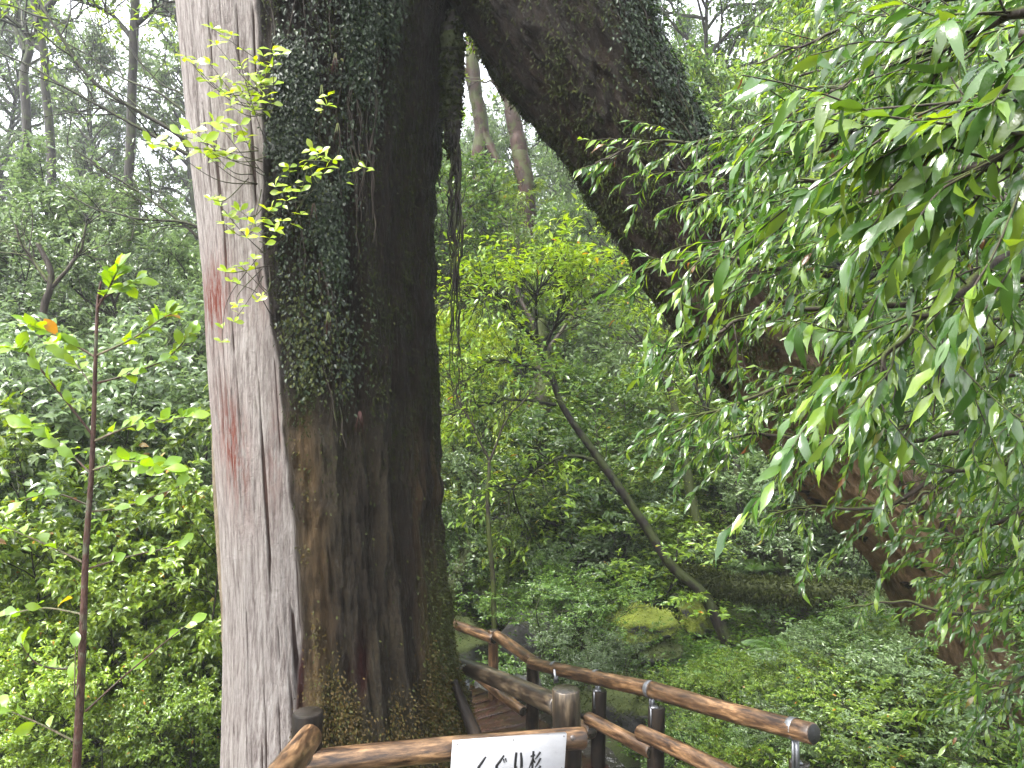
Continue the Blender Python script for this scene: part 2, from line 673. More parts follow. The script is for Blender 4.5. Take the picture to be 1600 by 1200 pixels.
def ground_h(x, y):
    x, y = np.asarray(x, float), np.asarray(y, float)
    s = np.clip(y - 9.0, 0, None)
    steep = .20 + .26 * sstep(-12, -1, x - .12 * y)
    z = -2.85 + steep * s * s / (s + 3.0)
    z = z + .10 * np.clip(x - 2, 0, 12) * sstep(3, 6, y)
    z = z + .05 * np.clip(-x - 3, 0, 10)
    z = z + .28 * fbm(x * .45, y * .45, 0, 3) * sstep(2.5, 6, y) + .9 * fbm(x * .11, y * .11, 0, 9) * sstep(8, 20, y)
    z = z - .38 * sstep(6.6, 8.2, y) * (1 - sstep(10.0, 11.5, y)) * sstep(.2, 1.2, x) * (1 - sstep(4.5, 6, x))
    z = z + (.45 + .3 * fbm(x * 1.1, y * 1.1, 0, 29)) * sstep(1.5, 3.0, x) * sstep(4.2, 5.5, y) * (1 - sstep(7.0, 8.6, y))
    near = 1 - sstep(1.6, 3.4, y)
    z = z * (1 - near) + (-1.65) * near
    pd = path_dist(x, y)
    k = (1 - sstep(.6, 1.3, pd)) * sstep(2.4, 3.6, y)
    z = z * (1 - k) + np.minimum(z, -3.02 + .03 * np.clip(y - 6, 0, 9)) * k
    sd = stream_dist(x, y)
    z = z - .42 * (1 - sstep(.15, .85, sd)) * sstep(5.5, 7, y)
    return z


def make_ground():
    ys = np.concatenate((np.linspace(-6, 2, 10), np.arange(2.2, 16, .12), np.linspace(16, 60, 110), np.linspace(62, 150, 30)))
    xs = np.concatenate((np.linspace(-120, -20, 30), np.linspace(-19, -6, 50), np.arange(-5.9, 7, .12), np.linspace(7.2, 20, 50), np.linspace(22, 120, 30)))
    X, Y = np.meshgrid(xs, ys)
    Z = ground_h(X, Y)
    Z = Z + .05 * fbm(X * 3, Y * 3, 0, 5) * (Y > 2)
    V = np.stack((X, Y, Z), -1).reshape(-1, 3)
    n, m = X.shape
    i, j = np.meshgrid(np.arange(n - 1), np.arange(m - 1), indexing='ij')
    F = np.stack((i * m + j, i * m + j + 1, (i + 1) * m + j + 1, (i + 1) * m + j), -1).reshape(-1, 4)
    o = link('ground', build_mesh('ground', V, [F], [M['ground']]), kind='structure')
    return o


make_ground()

# stream
sx = np.array([[-1, -.5, 0, .5, 1]])
sp = []
tt = np.linspace(0, 1, 60)
P = np.stack([np.interp(tt, np.linspace(0, 1, len(STREAM)), STREAM[:, k]) for k in (0, 1)], -1)
T = np.gradient(P, axis=0)
T /= np.linalg.norm(T, axis=1)[:, None]
Nn = np.stack((-T[:, 1], T[:, 0]), -1)
wd = .42
SV = []
for i in range(60):
    zc = float(ground_h(P[i, 0], P[i, 1])) + .13
    for k in np.linspace(-1, 1, 9):
        q = P[i] + Nn[i] * k * wd
        SV.append((q[0], q[1], zc + .03 * float(fbm(q[0] * 4, q[1] * 4, 0, 8)) + .02 * math.sin(i * 1.3 + k * 2)))
i, j = np.meshgrid(np.arange(59), np.arange(8), indexing='ij')
SF = np.stack((i * 9 + j, (i + 1) * 9 + j, (i + 1) * 9 + j + 1, i * 9 + j + 1), -1).reshape(-1, 4)
link('stream_water', build_mesh('stream_water', np.array(SV), [SF], [M['water']]), kind='structure')

# ------------------------------------------------------------------ the giant cedar
TY = 4.9
PROF = np.array([   # py, left, right, bark edge
    (-420, 205, 800, 330), (-200, 235, 770, 350), (0, 262, 712, 375), (60, 270, 702, 385), (150, 279, 692, 395), (250, 290, 680, 402), (350, 304, 674, 405),
    (450, 316, 674, 412), (560, 322, 678, 430), (650, 330, 681, 440), (750, 338, 684, 455), (850, 346, 688, 465), (950, 351, 695, 471),
    (1050, 352, 708, 463), (1100, 351, 722, 456), (1150, 350, 742, 446), (1230, 348, 775, 425), (1330, 340, 810, 400)])
cedar = thing('giant_cedar_tree', 'giant old cedar with pale bare wood, dark mossy trunk and a limb forming an arch', 'tree', tuple(at(540, 1200, TY)))
CL = Vector(cedar.location)


def cedar_part(name, me, kind=None, label=None):
    o = link(name, me, cedar, -CL, kind)
    if label:
        o['label'] = label
    return o


TRUNK = {}


def make_trunk():
    nr = 430
    pys = np.linspace(-420, 1330, nr)
    th = np.radians(np.concatenate((np.linspace(-112, 105, 430), np.linspace(108, 245, 40))))
    nt_ = len(th)
    lo, hi, bk = [np.interp(pys, PROF[:, 0], PROF[:, k]) for k in (1, 2, 3)]
    A, B = np.meshgrid(th, pys)
    # smooth the interpolated profile
    def sm(a):
        k = np.ones(21) / 21
        return np.convolve(np.pad(a, 10, 'edge'), k, 'valid')
    lo, hi, bk = sm(lo), sm(hi), sm(bk)
    Z = at(0, pys, TY)[2] if False else np.array([at(800, p, TY)[2] for p in pys])
    Zg = Z[:, None] + 0 * A
    chord = .80 / np.maximum(.3, np.cos(A + math.radians(62)))
    flat = np.where(np.abs(A + math.radians(62)) < math.radians(37), np.minimum(1, chord), 1)
    shape = 1 + .62 * (flat - 1)
    # flutes running up the bark side
    kx, ky = np.sin(A) * 1.0, -np.cos(A) * 1.0
    base = sstep(900, 1250, B)
    fl = fbm(kx * 3.2, ky * 3.2, Zg * .22, 21, 3)
    shape = shape + fl * (.05 + .07 * base) * sstep(-.55, -.2, np.sin(A))
    shape = shape - .05 * np.exp(-((np.degrees(A) - 33 + 5 * np.sin(Zg * 1.3)) / 4.5) ** 2) * (1 - .4 * base)
    shape = shape - .035 * np.exp(-((np.degrees(A) - 52 + 4 * np.sin(Zg * 1.1 + 2)) / 3.5) ** 2)
    shape = shape - .03 * np.exp(-((np.degrees(A) - 8 + 4 * np.sin(Zg * 1.7 + 1)) / 3.0) ** 2) * sstep(500, 800, B)
    sx_ = shape * np.sin(A)
    mn, mx = sx_.min(1), sx_.max(1)
    pxs = TY / FPX
    R = (hi - lo) / (mx - mn) * pxs
    cx = (lo + hi) / 2 - 800
    cx = cx * pxs - R * (mn + mx) / 2
    for it in range(4):                      # make the outline seen in perspective meet the profile
        pj = 800 + FPX * (cx[:, None] + R[:, None] * sx_) / (TY - R[:, None] * shape * np.cos(A) * .95)
        pj = np.where(np.abs(A) < math.radians(104), pj, (lo + hi)[:, None] / 2)
        a_, b_ = pj.min(1), pj.max(1)
        R = R * (hi - lo) / (b_ - a_)
        cx = cx + ((lo + hi) - (a_ + b_)) / 2 * pxs
    R, cx = sm(R) * .98, sm(cx) - .012
    pj = 800 + FPX * (cx[:, None] + R[:, None] * sx_) / (TY - R[:, None] * shape * np.cos(A) * .95)
    # masks
    jag = .03 * fbm(Zg * 5, 0 * A, 1.5, 5) + .05 * fbm(Zg * 1.1, 0 * A, 7.5, 6)
    d = (pj - bk[:, None]) / 190.0 + jag
    d = np.where(A > math.radians(90), 1.0, d)
    woodm = 1 - sstep(-.02, .03, d)
    woodm = np.where(A < math.radians(-104), 0, woodm)
    edge_l = sstep(560, 640, B) * (1 - sstep(1000, 1060, B))
    shape2 = shape + (.035 * sstep(-.02, .05, d))
    g1 = fbm(A * 17, Zg * .7, 0, 31, 4)
    g2 = fbm(A * 42, Zg * 1.1, 3, 33, 3)
    crack = sstep(.38, .62, np.abs(fbm(A * 24, Zg * .55, 9, 35, 2)) * 0 + fbm(A * 46, Zg * 1.5, 9, 37, 3) + .13)
    det_w = g1 * .005 + g2 * .004 + fbm(A * 70, Zg * 3.0, 5, 39, 3) * .004 - crack * .014
    b1 = fbm(A * 14, Zg * 1.4, 0, 41, 4)
    b2 = fbm(A * 36, Zg * 6, 2, 43, 4)
    b3 = fbm(A * 10, Zg * 7, 12, 47, 4)
    lumps = sstep(0.0, .35, fbm(A * 6, Zg * 2.2, 14, 49, 4))
    det_b = b1 * .034 + b2 * .022 + b3 * .02 + lumps * .018
    rad = R[:, None] * shape2 + (det_w * woodm + det_b * (1 - woodm)) * sstep(-2, 0.1, 1 + 0 * A)
    X = cx[:, None] + rad * np.sin(A)
    Yv = TY - rad * np.cos(A) * .95
    V = np.stack((X, Yv, Zg), -1)
    # colour zones of the bark
    px_ = 800 + FPX * X / Yv
    low = sstep(560, 720, B + 60 * fbm(A * 3, Zg * .8, 4, 51))
    green = low * (.65 + .5 * fbm(A * 4, Zg * 1.5, 6, 53)) * (1 - .75 * sstep(.55, .95, np.sin(A))) + .08
    streak = np.exp(-((d - .16) / .09) ** 2) * sstep(600, 700, B)
    tan = np.clip(streak * .8 + .35 * sstep(.72, .9, np.sin(A)) * low * sstep(-.1, .3, fbm(A * 9, Zg * .6, 2, 57)), 0, 1)
    orange = sstep(980, 1110, B + 110 * fbm(A * 3.5, Zg * 1.2, 3, 61)) * (.5 + .5 * sstep(-.1, .25, fbm(A * 8, Zg * 4, 5, 63)))
    orange = np.maximum(orange, np.exp(-((d - .12 - .05 * fbm(Zg * 2.2, 0 * A, 3.3, 65)) / .06) ** 2) * sstep(640, 760, B) * .55 * sstep(-.2, .3, fbm(A * 12, Zg * 3, 8, 67)))
    rgt = sstep(.80, .95, np.sin(A)) * sstep(760, 1000, B) * .9
    moss = np.clip(orange * .55 + rgt, 0, 1) * (d > .03)
    red = np.maximum(np.exp(-((px_ - 335) / 24) ** 2 - ((B - 485) / 60) ** 2), .95 * np.exp(-((px_ - 365 - (B - 690) * .16) / 22) ** 2 - ((B - 690) / 85) ** 2))
    red = np.maximum(red, .5 * np.exp(-((px_ - 430) / 12) ** 2 - ((B - 700) / 80) ** 2))
    red = np.maximum(red, .35 * np.exp(-((px_ - 420) / 30) ** 2 - ((B - 480) / 50) ** 2)) * 1.15
    heart = np.exp(-((px_ - 566) / 9) ** 2 - ((B - 985) / 38) ** 2) + np.exp(-((px_ - 470) / 7) ** 2 - ((B - 1010) / 60) ** 2) + .7 * np.exp(-((px_ - 545) / 5) ** 2 - ((B - 990) / 16) ** 2)
    heart = np.clip(heart * 1.3, 0, 1)
    V[..., 1] += .05 * heart
    i, j = np.meshgrid(np.arange(nr - 1), np.arange(nt_), indexing='ij')
    j2 = (j + 1) % nt_
    F = np.stack((i * nt_ + j, (i + 1) * nt_ + j, (i + 1) * nt_ + j2, i * nt_ + j2), -1).reshape(-1, 4)
    at_ = dict(wood=woodm, crack=crack * woodm, red=np.clip(red, 0, 1) * woodm, green=np.clip(green, 0, 1), tan=tan, moss=moss, redheart=heart)
    me = build_mesh('trunk', V.reshape(-1, 3), [F], [M['cedar']], attrs=at_)
    cedar_part('trunk', me, label='dark fluted trunk with a strip of pale bare wood')
    TRUNK.update(V=V, A=A, B=B, d=d, px=px_, orange=orange, nrm=np.stack((np.sin(A), -np.cos(A), 0 * A), -1), rgt=rgt, woodm=woodm)


make_trunk()

LIMB_PX = np.array([(540, -430, 170, 4.95), (715, -205, 145, 4.85), (812, -62, 130, 4.8), (893, 72, 124, 4.75), (962, 186, 104, 4.75), (1028, 291, 97, 4.78), (1096, 405, 94, 4.85), (1184, 534, 88, 5.0),
                    (1290, 680, 86, 5.2), (1420, 835, 72, 5.4), (1488, 970, 70, 5.6), (1538, 1090, 72, 5.8), (1575, 1200, 82, 5.95), (1600, 1300, 110, 6.05)], float)
LIMB = {}


def smooth_path(P, n):
    """Catmull-Rom through the rows of P"""
    P = np.asarray(P, float)
    Q = np.vstack((2 * P[0] - P[1], P, 2 * P[-1] - P[-2]))
    t = np.linspace(0, len(P) - 1 - 1e-6, n)
    i = t.astype(int)
    f = (t - i)[:, None]
    a, b, c, d = Q[i], Q[i + 1], Q[i + 2], Q[i + 3]
    return .5 * (2 * b + (c - a) * f + (2 * a - 5 * b + 4 * c - d) * f ** 2 + (3 * b - a - 3 * c + d) * f ** 3)


def make_limb():
    C = np.array([list(at(p[0], p[1], p[3])) + [pxw(p[2], p[3])] for p in LIMB_PX])
    S = smooth_path(C, 420)
    P, R = S[:, :3], S[:, 3]
    T = np.gradient(P, axis=0)
    T /= np.linalg.norm(T, axis=1)[:, None]
    E1 = np.cross(T, np.array((0, -1.0, 0)))     # points up-right / down-left across the limb
    E1 /= np.linalg.norm(E1, axis=1)[:, None]
    E2 = np.cross(E1, T)
    if E2[:, 1].mean() > 0:
        E2 = -E2
    if E1[:, 0].mean() < 0:
        E1 = -E1
    th = np.radians(np.concatenate((np.linspace(-105, 105, 230), np.linspace(109, 251, 36))))
    A, s = np.meshgrid(th, np.arange(420) / 420 * 8.0)
    Rr = R[:, None] * (1 + .07 * fbm(np.sin(A) * 2.5, np.cos(A) * 2.5, s * .6, 71, 3))
    flake = fbm(A * 5, s * 3.0, 0, 73, 4)
    det = .022 * fbm(A * 9, s * 9, 7, 76, 4) + .03 * fbm(A * 5, s * 2, 1, 75, 4) + .010 * fbm(A * 16, s * 10, 2, 77, 3) + .02 * (sstep(.05, .12, flake) - .5)
    rad = Rr + det * np.minimum(1, R[:, None] / .4)
    V = P[:, None] + rad[..., None] * (np.sin(A)[..., None] * E1[:, None] + np.cos(A)[..., None] * E2[:, None])
    frac = np.arange(420)[:, None] / 420 + 0 * A
    tan = np.clip(sstep(.40, .66, frac) * .9 + .05 * sstep(.15, .3, frac), 0, 1) * (1 - .7 * sstep(.4, .95, np.sin(A)))
    green = np.clip(sstep(.1, .7, np.sin(A) + .4 * fbm(A * 3, s * 1.2, 4, 79)) * .5, 0, 1)
    moss = np.clip(sstep(.55, .9, np.sin(A) + .35 * fbm(A * 4, s * 2.2, 3, 81)) * sstep(.45, .7, frac), 0, 1) * .8
    moss = np.maximum(moss, .7 * sstep(.75, .95, -np.sin(A) + .2 * fbm(A * 4, s * 3, 6, 83)) * sstep(.66, .8, frac))
    heart = .75 * sstep(.2, .45, fbm(A * 2.2, s * 1.1, 8, 85)) * sstep(.2, .3, frac) * (1 - sstep(.45, .6, frac))
    nr, nt_ = A.shape
    i, j = np.meshgrid(np.arange(nr - 1), np.arange(nt_), indexing='ij')
    j2 = (j + 1) % nt_
    F = np.stack((i * nt_ + j, (i + 1) * nt_ + j, (i + 1) * nt_ + j2, i * nt_ + j2), -1).reshape(-1, 4)
    z = 0 * A
    me = build_mesh('leaning_limb', V.reshape(-1, 3), [F], [M['cedar']], attrs=dict(wood=z, crack=z, red=z, green=green, tan=tan, moss=moss, redheart=heart * .5))
    cedar_part('leaning_limb', me, label='massive reddish brown limb leaning down to the ground')
    LIMB.update(V=V, A=A, frac=frac, nrm=(np.sin(A)[..., None] * E1[:, None] + np.cos(A)[..., None] * E2[:, None]), P=P, R=R)


make_limb()
rng = np.random.default_rng(7)


def scatter_on(G, weight, n, rng):
    w = np.clip(weight, 0, None).ravel()
    if w.sum() <= 0:
        return np.zeros(0, int)
    return rng.choice(len(w), n, p=w / w.sum())


def rand_unit(n, rng):
    v = rng.normal(size=(n, 3))
    return v / np.linalg.norm(v, axis=1)[:, None]


def clad(name, G, weight, n, tpl, size, mat, rng, down=.8, out=.45, off=.01, kind='stuff', label=None):
    idx = scatter_on(G, weight, n, rng)
    V, Nr = G['V'].reshape(-1, 3)[idx], G['nrm'].reshape(-1, 3)[idx]
    P = V + rng.normal(size=V.shape) * .012 + Nr * (off + rng.random((n, 1)) * off)
    D = Nr * out + np.array((0, 0, -down)) + rand_unit(n, rng) * .55
    Nn_ = Nr + rand_unit(n, rng) * .5 + np.array((0, 0, .3))
    mb = MB()
    mb.leaves(tpl, P, D, Nn_, size * (.6 + .8 * rng.random(n)))
    return cedar_part(name, mb.mesh(name, mat), kind, label)


A, B, d, px_ = TRUNK['A'], TRUNK['B'], TRUNK['d'], TRUNK['px']
vis = (np.abs(A) < math.radians(100)) & (B > -100)
# orange-brown moss at the foot and along the bark edge
clad('moss', TRUNK, TRUNK['orange'] * vis * (d > .02), 30000, tpl_tri(.5), .017, M['moss_tuft'], rng, .5, .7, .006, label='orange brown moss tufts at the foot of the trunk')
clad('moss', TRUNK, (TRUNK['rgt'] + .012 * sstep(640, 800, B)) * vis * (d > .05), 9000, tpl_tri(.45), .018, M['moss_dark'], rng, .5, .7, .004, label='olive moss on the shaded side')

# ------------------------------------------------------------------ climber mat on the trunk and on the limb (things held by the tree)
def climber(name, label, parts, base):
    t = thing(name, label, 'climber', tuple(base))
    for G, w, n, size, mat, out, off in parts:
        idx = scatter_on(G, w, n, rng)
        V, Nr = G['V'].reshape(-1, 3)[idx], G['nrm'].reshape(-1, 3)[idx]
        P = V + rng.normal(size=V.shape) * .02 + Nr * (off * rng.random((n, 1)) + .006)
        D = Nr * out + np.array((0, 0, -.9)) + rand_unit(n, rng) * .6
        Nn_ = Nr + rand_unit(n, rng) * .45 + np.array((0, 0, .35))
        mb = MB()
        mb.leaves(tpl_mid(.5), P, D, Nn_, size * (.55 + .9 * rng.random(n)))
        o = link('foliage', mb.mesh('foliage', mat), t, -Vector(base), 'stuff')
    # creeping stems
    mb = MB()
    for k in range(22):
        G, w = parts[0][0], parts[0][1]
        i0 = scatter_on(G, w, 1, rng)[0]
        nt_ = G['V'].shape[1]
        r, c = divmod(i0, nt_)
        pts = []
        for s in range(14):
            rr = min(max(r + s * 5, 0), G['V'].shape[0] - 1)
            c = int(min(max(c + rng.integers(-3, 4), 2), 300))
            pts.append(G['V'][rr, c] + G['nrm'][rr, c] * (.015 + .02 * rng.random()))
        mb.tube(smooth_path(pts, 30), .004, 4, False)
    link('stem', mb.mesh('stem', M['bark_twig']), t, -Vector(base))
    return t


right_edge = np.interp(B, [-100, 150, 300, 450, 560, 640], [640, 590, 585, 590, 600, 560])
left_edge = np.interp(B, [-100, 0, 150, 300, 450, 560, 640], [390, 400, 425, 410, 420, 438, 455])
wobx = 70 * fbm(A * 4, B * .012, 5, 94)
cw = vis * sstep(0, 25, px_ - left_edge) * sstep(0, 60, right_edge - px_ + wobx) * (1 - sstep(570, 650, B + 40 * fbm(A * 6, B * .01, 0, 91)))
cw = cw * (.05 + sstep(-.12, .22, fbm(A * 5, B * .008, 3, 93)))
low_edge = cw * sstep(430, 560, B) * sstep(120, 40, px_ - left_edge)
climber('climbing_vine_mat', 'dense dark mat of small creeper leaves clinging to the cedar trunk', [
    (TRUNK, cw, 30000, .023, M['leaf_mat_climber'], .35, .035),
    (TRUNK, low_edge + .03 * cw, 2600, .022, M['moss_dark'], .5, .04)], at(500, 630, 4.2))
LA, LF = LIMB['A'], LIMB['frac']
lw = sstep(-.05, .6, np.sin(LA) + .3 * fbm(LA * 3, LF * 20, 1, 95)) * (np.abs(LA) < math.radians(104)) * sstep(.1, .2, LF) * (1 - sstep(.42, .56, LF))
lw = lw * (.1 + sstep(-.2, .3, fbm(LA * 4, LF * 30, 3, 97)))
climber('climbing_vine_mat', 'dark shaggy leaf mat covering the upper side of the leaning limb', [
    (LIMB, lw, 14000, .024, M['leaf_mat_climber'], .5, .03),
    (LIMB, lw * sstep(.5, .9, np.sin(LA)), 900, .04, M['leaf_dark'], .8, .05)], at(1080, 200, 4.5))
lw2 = sstep(.3, .8, np.sin(LA) + .3 * fbm(LA * 3, LF * 20, 1, 99)) * (np.abs(LA) < math.radians(104)) * sstep(.55, .65, LF)
idx = scatter_on(LIMB, lw2, 6000, rng)
mb = MB()
Pp = LIMB['V'].reshape(-1, 3)[idx]
Nr = LIMB['nrm'].reshape(-1, 3)[idx]
mb.leaves(tpl_tri(.4), Pp + Nr * .01, Nr * .7 + rand_unit(len(idx), rng) * .6 + np.array((0, 0, -.4)), Nr + rand_unit(len(idx), rng) * .5, .03 * (.6 + .8 * rng.random(len(idx))))
cedar_part('moss', mb.mesh('moss', M['moss_dark']), 'stuff', 'dark moss on the foot of the leaning limb')

lw3 = (np.abs(LA) < math.radians(100)) * sstep(.12, .2, LF) * (1 - sstep(.5, .66, LF)) * (.15 + sstep(-.1, .3, fbm(LA * 4, LF * 26, 5, 101)))
clad('moss', LIMB, lw3, 15000, tpl_tri(.3), .028, M['moss_hair'], rng, .7, .5, .006, label='dark ragged moss on the face of the limb')
tw3 = vis * (d > .05) * (.2 + sstep(-.1, .3, fbm(A * 6, B * .01, 7, 103))) * (1 - sstep(600, 800, B))
clad('moss', TRUNK, tw3, 15000, tpl_tri(.3), .022, M['moss_hair'], rng, .8, .4, .005, label='thin dark moss over the fluted bark')
# strip of old bark along the pale wood's outer edge, a curled flake, chips on the limb
mb = MB()
pts = [at(340, 640, 4.83), at(344, 760, 4.83), at(353, 900, 4.82), at(357, 960, 4.82), at(356, 1032, 4.82)]
mb.tube(smooth_path(pts, 24), np.interp(np.linspace(0, 1, 24), [0, .1, .5, .9, 1], [.02, .045, .05, .045, .015]), 7)
o = cedar_part('bark_strip', mb.mesh('bark_strip', M['branch_light']), label='brown strip of bark left on the pale wood')
mb = MB()
fl = [at(383, -30, 4.13), at(385, 5, 4.11), at(382, 35, 4.12)]
for k in range(3):
    mb.tube(smooth_path([f + np.array((.012 * k, -.004 * k, 0)) for f in fl], 8), [.004, .012, .015, .017, .017, .015, .01, .003], 6)
cedar_part('bark_flake', mb.mesh('bark_flake', plain_mat('flake_wood', (.45, .43, .47), .6, .3, .2, 30)), label='pale lilac flake of peeling wood')
chipm = M['bark_red']
for k in range(26):
    r = int(rng.integers(150, 300))
    c = int(rng.integers(20, 200))
    p, nn = LIMB['V'][r, c], LIMB['nrm'][r, c]
    t1 = LIMB['P'][r + 1] - LIMB['P'][r]
    t1 /= np.linalg.norm(t1)
    w, h = rng.uniform(.02, .05), rng.uniform(.03, .08)
    b = np.cross(nn, t1)
    q = [p + b * w + t1 * h * .2, p + t1 * h + nn * .01, p - b * w - t1 * h * .1, p - t1 * h * .8 + nn * .035]
    ins = [x - nn * .02 for x in q]
    mb = MB()
    mb.add(np.array(q + ins), np.array([(0, 1, 2, 3), (4, 7, 6, 5), (0, 4, 5, 1), (1, 5, 6, 2), (2, 6, 7, 3), (3, 7, 4, 0)]))
    cedar_part('bark_chip', mb.mesh('bark_chip', M['cedar'], False))

# hanging roots in the crotch
def root_strand(pts, r0, r1, Yd, mat, n=40, wig=.012, sides=6):
    P = smooth_path([at(x, y, Yd + dy) for x, y, dy in pts], n)
    P = P + np.stack([wig * fbm(np.arange(n) * .35, 0 * np.arange(n), k * 7.7 + pts[0][0], 100 + k, 3) for k in range(3)], -1)
    mb = MB()
    R = np.linspace(r0, r1, n) * (1 + .3 * fbm(np.arange(n) * .5, 0 * np.arange(n), pts[0][0], 5, 2))
    mb.tube(P, np.maximum(R, .0015), sides)
    return mb


mbig = MB()
for x0, x1, ya, yb, r in ((701, 700, 40, 228, .06), (710, 707, 50, 220, .055), (716, 713, 30, 200, .045), (696, 695, 90, 180, .035), (707, 703, 20, 245, .04)):
    m2 = root_strand([(x0, ya, 0), ((x0 + x1) / 2 + 2, (ya + yb) / 2, .02), (x1, yb, 0)], r, r * .45, 4.72, None, 60, .012, 10)
    mbig.V += m2.V
    for k in (3, 4):
        mbig.F[k] += [f + mbig.n for f in m2.F[k]]
    mbig.n += m2.n
o = cedar_part('hanging_root', mbig.mesh('hanging_root', M['bark_leaning']), label='mossy clump of roots hanging from the crotch')
nb = 2600
ii = rng.integers(0, mbig.n, nb)
VV = np.concatenate(mbig.V)[ii]
m3 = MB()
m3.leaves(tpl_tri(.5), VV, rand_unit(nb, rng) + np.array((0, -.4, -.9)), rand_unit(nb, rng), .035)
cedar_part('moss', m3.mesh('moss', M['moss_hair']), 'stuff')
for k in range(13):
    x0 = 710 + rng.uniform(-8, 12)
    ylen = [620, 585, 600, 470, 440, 520, 380, 350, 300, 560, 640, 330, 420][k]
    x1 = 712 + rng.uniform(-12, 8)
    y0 = 190
    ptsr = [(x0, y0, 0)]
    m = 5
    for q in range(1, m + 1):
        f = q / m
        ptsr.append((x0 + (x1 - x0) * f + rng.uniform(-6, 6), y0 + (ylen - y0) * f, rng.uniform(-.03, .03)))
    r0 = .017 if k < 5 else .009
    mb = root_strand(ptsr, r0, .0025, 4.7, None, 60, .022, 5)
    cedar_part('hanging_root', mb.mesh('hanging_root', M['bark_leaning']))
# dangling moss fringe along the underside of the limb
mb = MB()
for k in range(90):
    r = int(rng.integers(100, 300))
    c = int(rng.integers(0, 22))
    p = LIMB['V'][r, c]
    ln = rng.uniform(.03, .12)
    mb.tube([p, p + np.array((rng.uniform(-.01, .01), 0, -ln * .5)), p + np.array((rng.uniform(-.02, .02), 0, -ln))], [.004, .003, .001], 4, False)
cedar_part('root_fringe', mb.mesh('root_fringe', M['bark_twig']), 'stuff')

for k, (x, y, n_) in enumerate(((525, 95, 7), (503, 145, 4), (528, 205, 6), (512, 500, 6), (562, 655, 5), (490, 330, 4))):
    mb = MB()
    for q in range(n_):
        ox = rng.uniform(-5, 5)
        ptsr = [at(x + ox * .3, y - 12, 4.03), at(x + ox, y + 2, 3.99), at(x + ox * 1.4 + rng.uniform(-3, 3), y + rng.uniform(10, 24), 4.02)]
        mb.tube(smooth_path(ptsr, 8), np.linspace(.003, .0012, 8), 4, False)
    cedar_part('rootlet_tuft', mb.mesh('rootlet_tuft', M['rootlet']), label='small tuft of reddish rootlets')

# ------------------------------------------------------------------ plants: prototypes
def branch_path(rng, p0, d0, length, n, wig, trop):
    P = [np.array(p0, float)]
    dd = np.array(d0, float)
    dd /= np.linalg.norm(dd)
    for k in range(n):
        dd = dd + rng.normal(size=3) * wig + np.array((0, 0, trop))
        dd /= np.linalg.norm(dd)
        P.append(P[-1] + dd * length / n)
    return np.array(P), dd


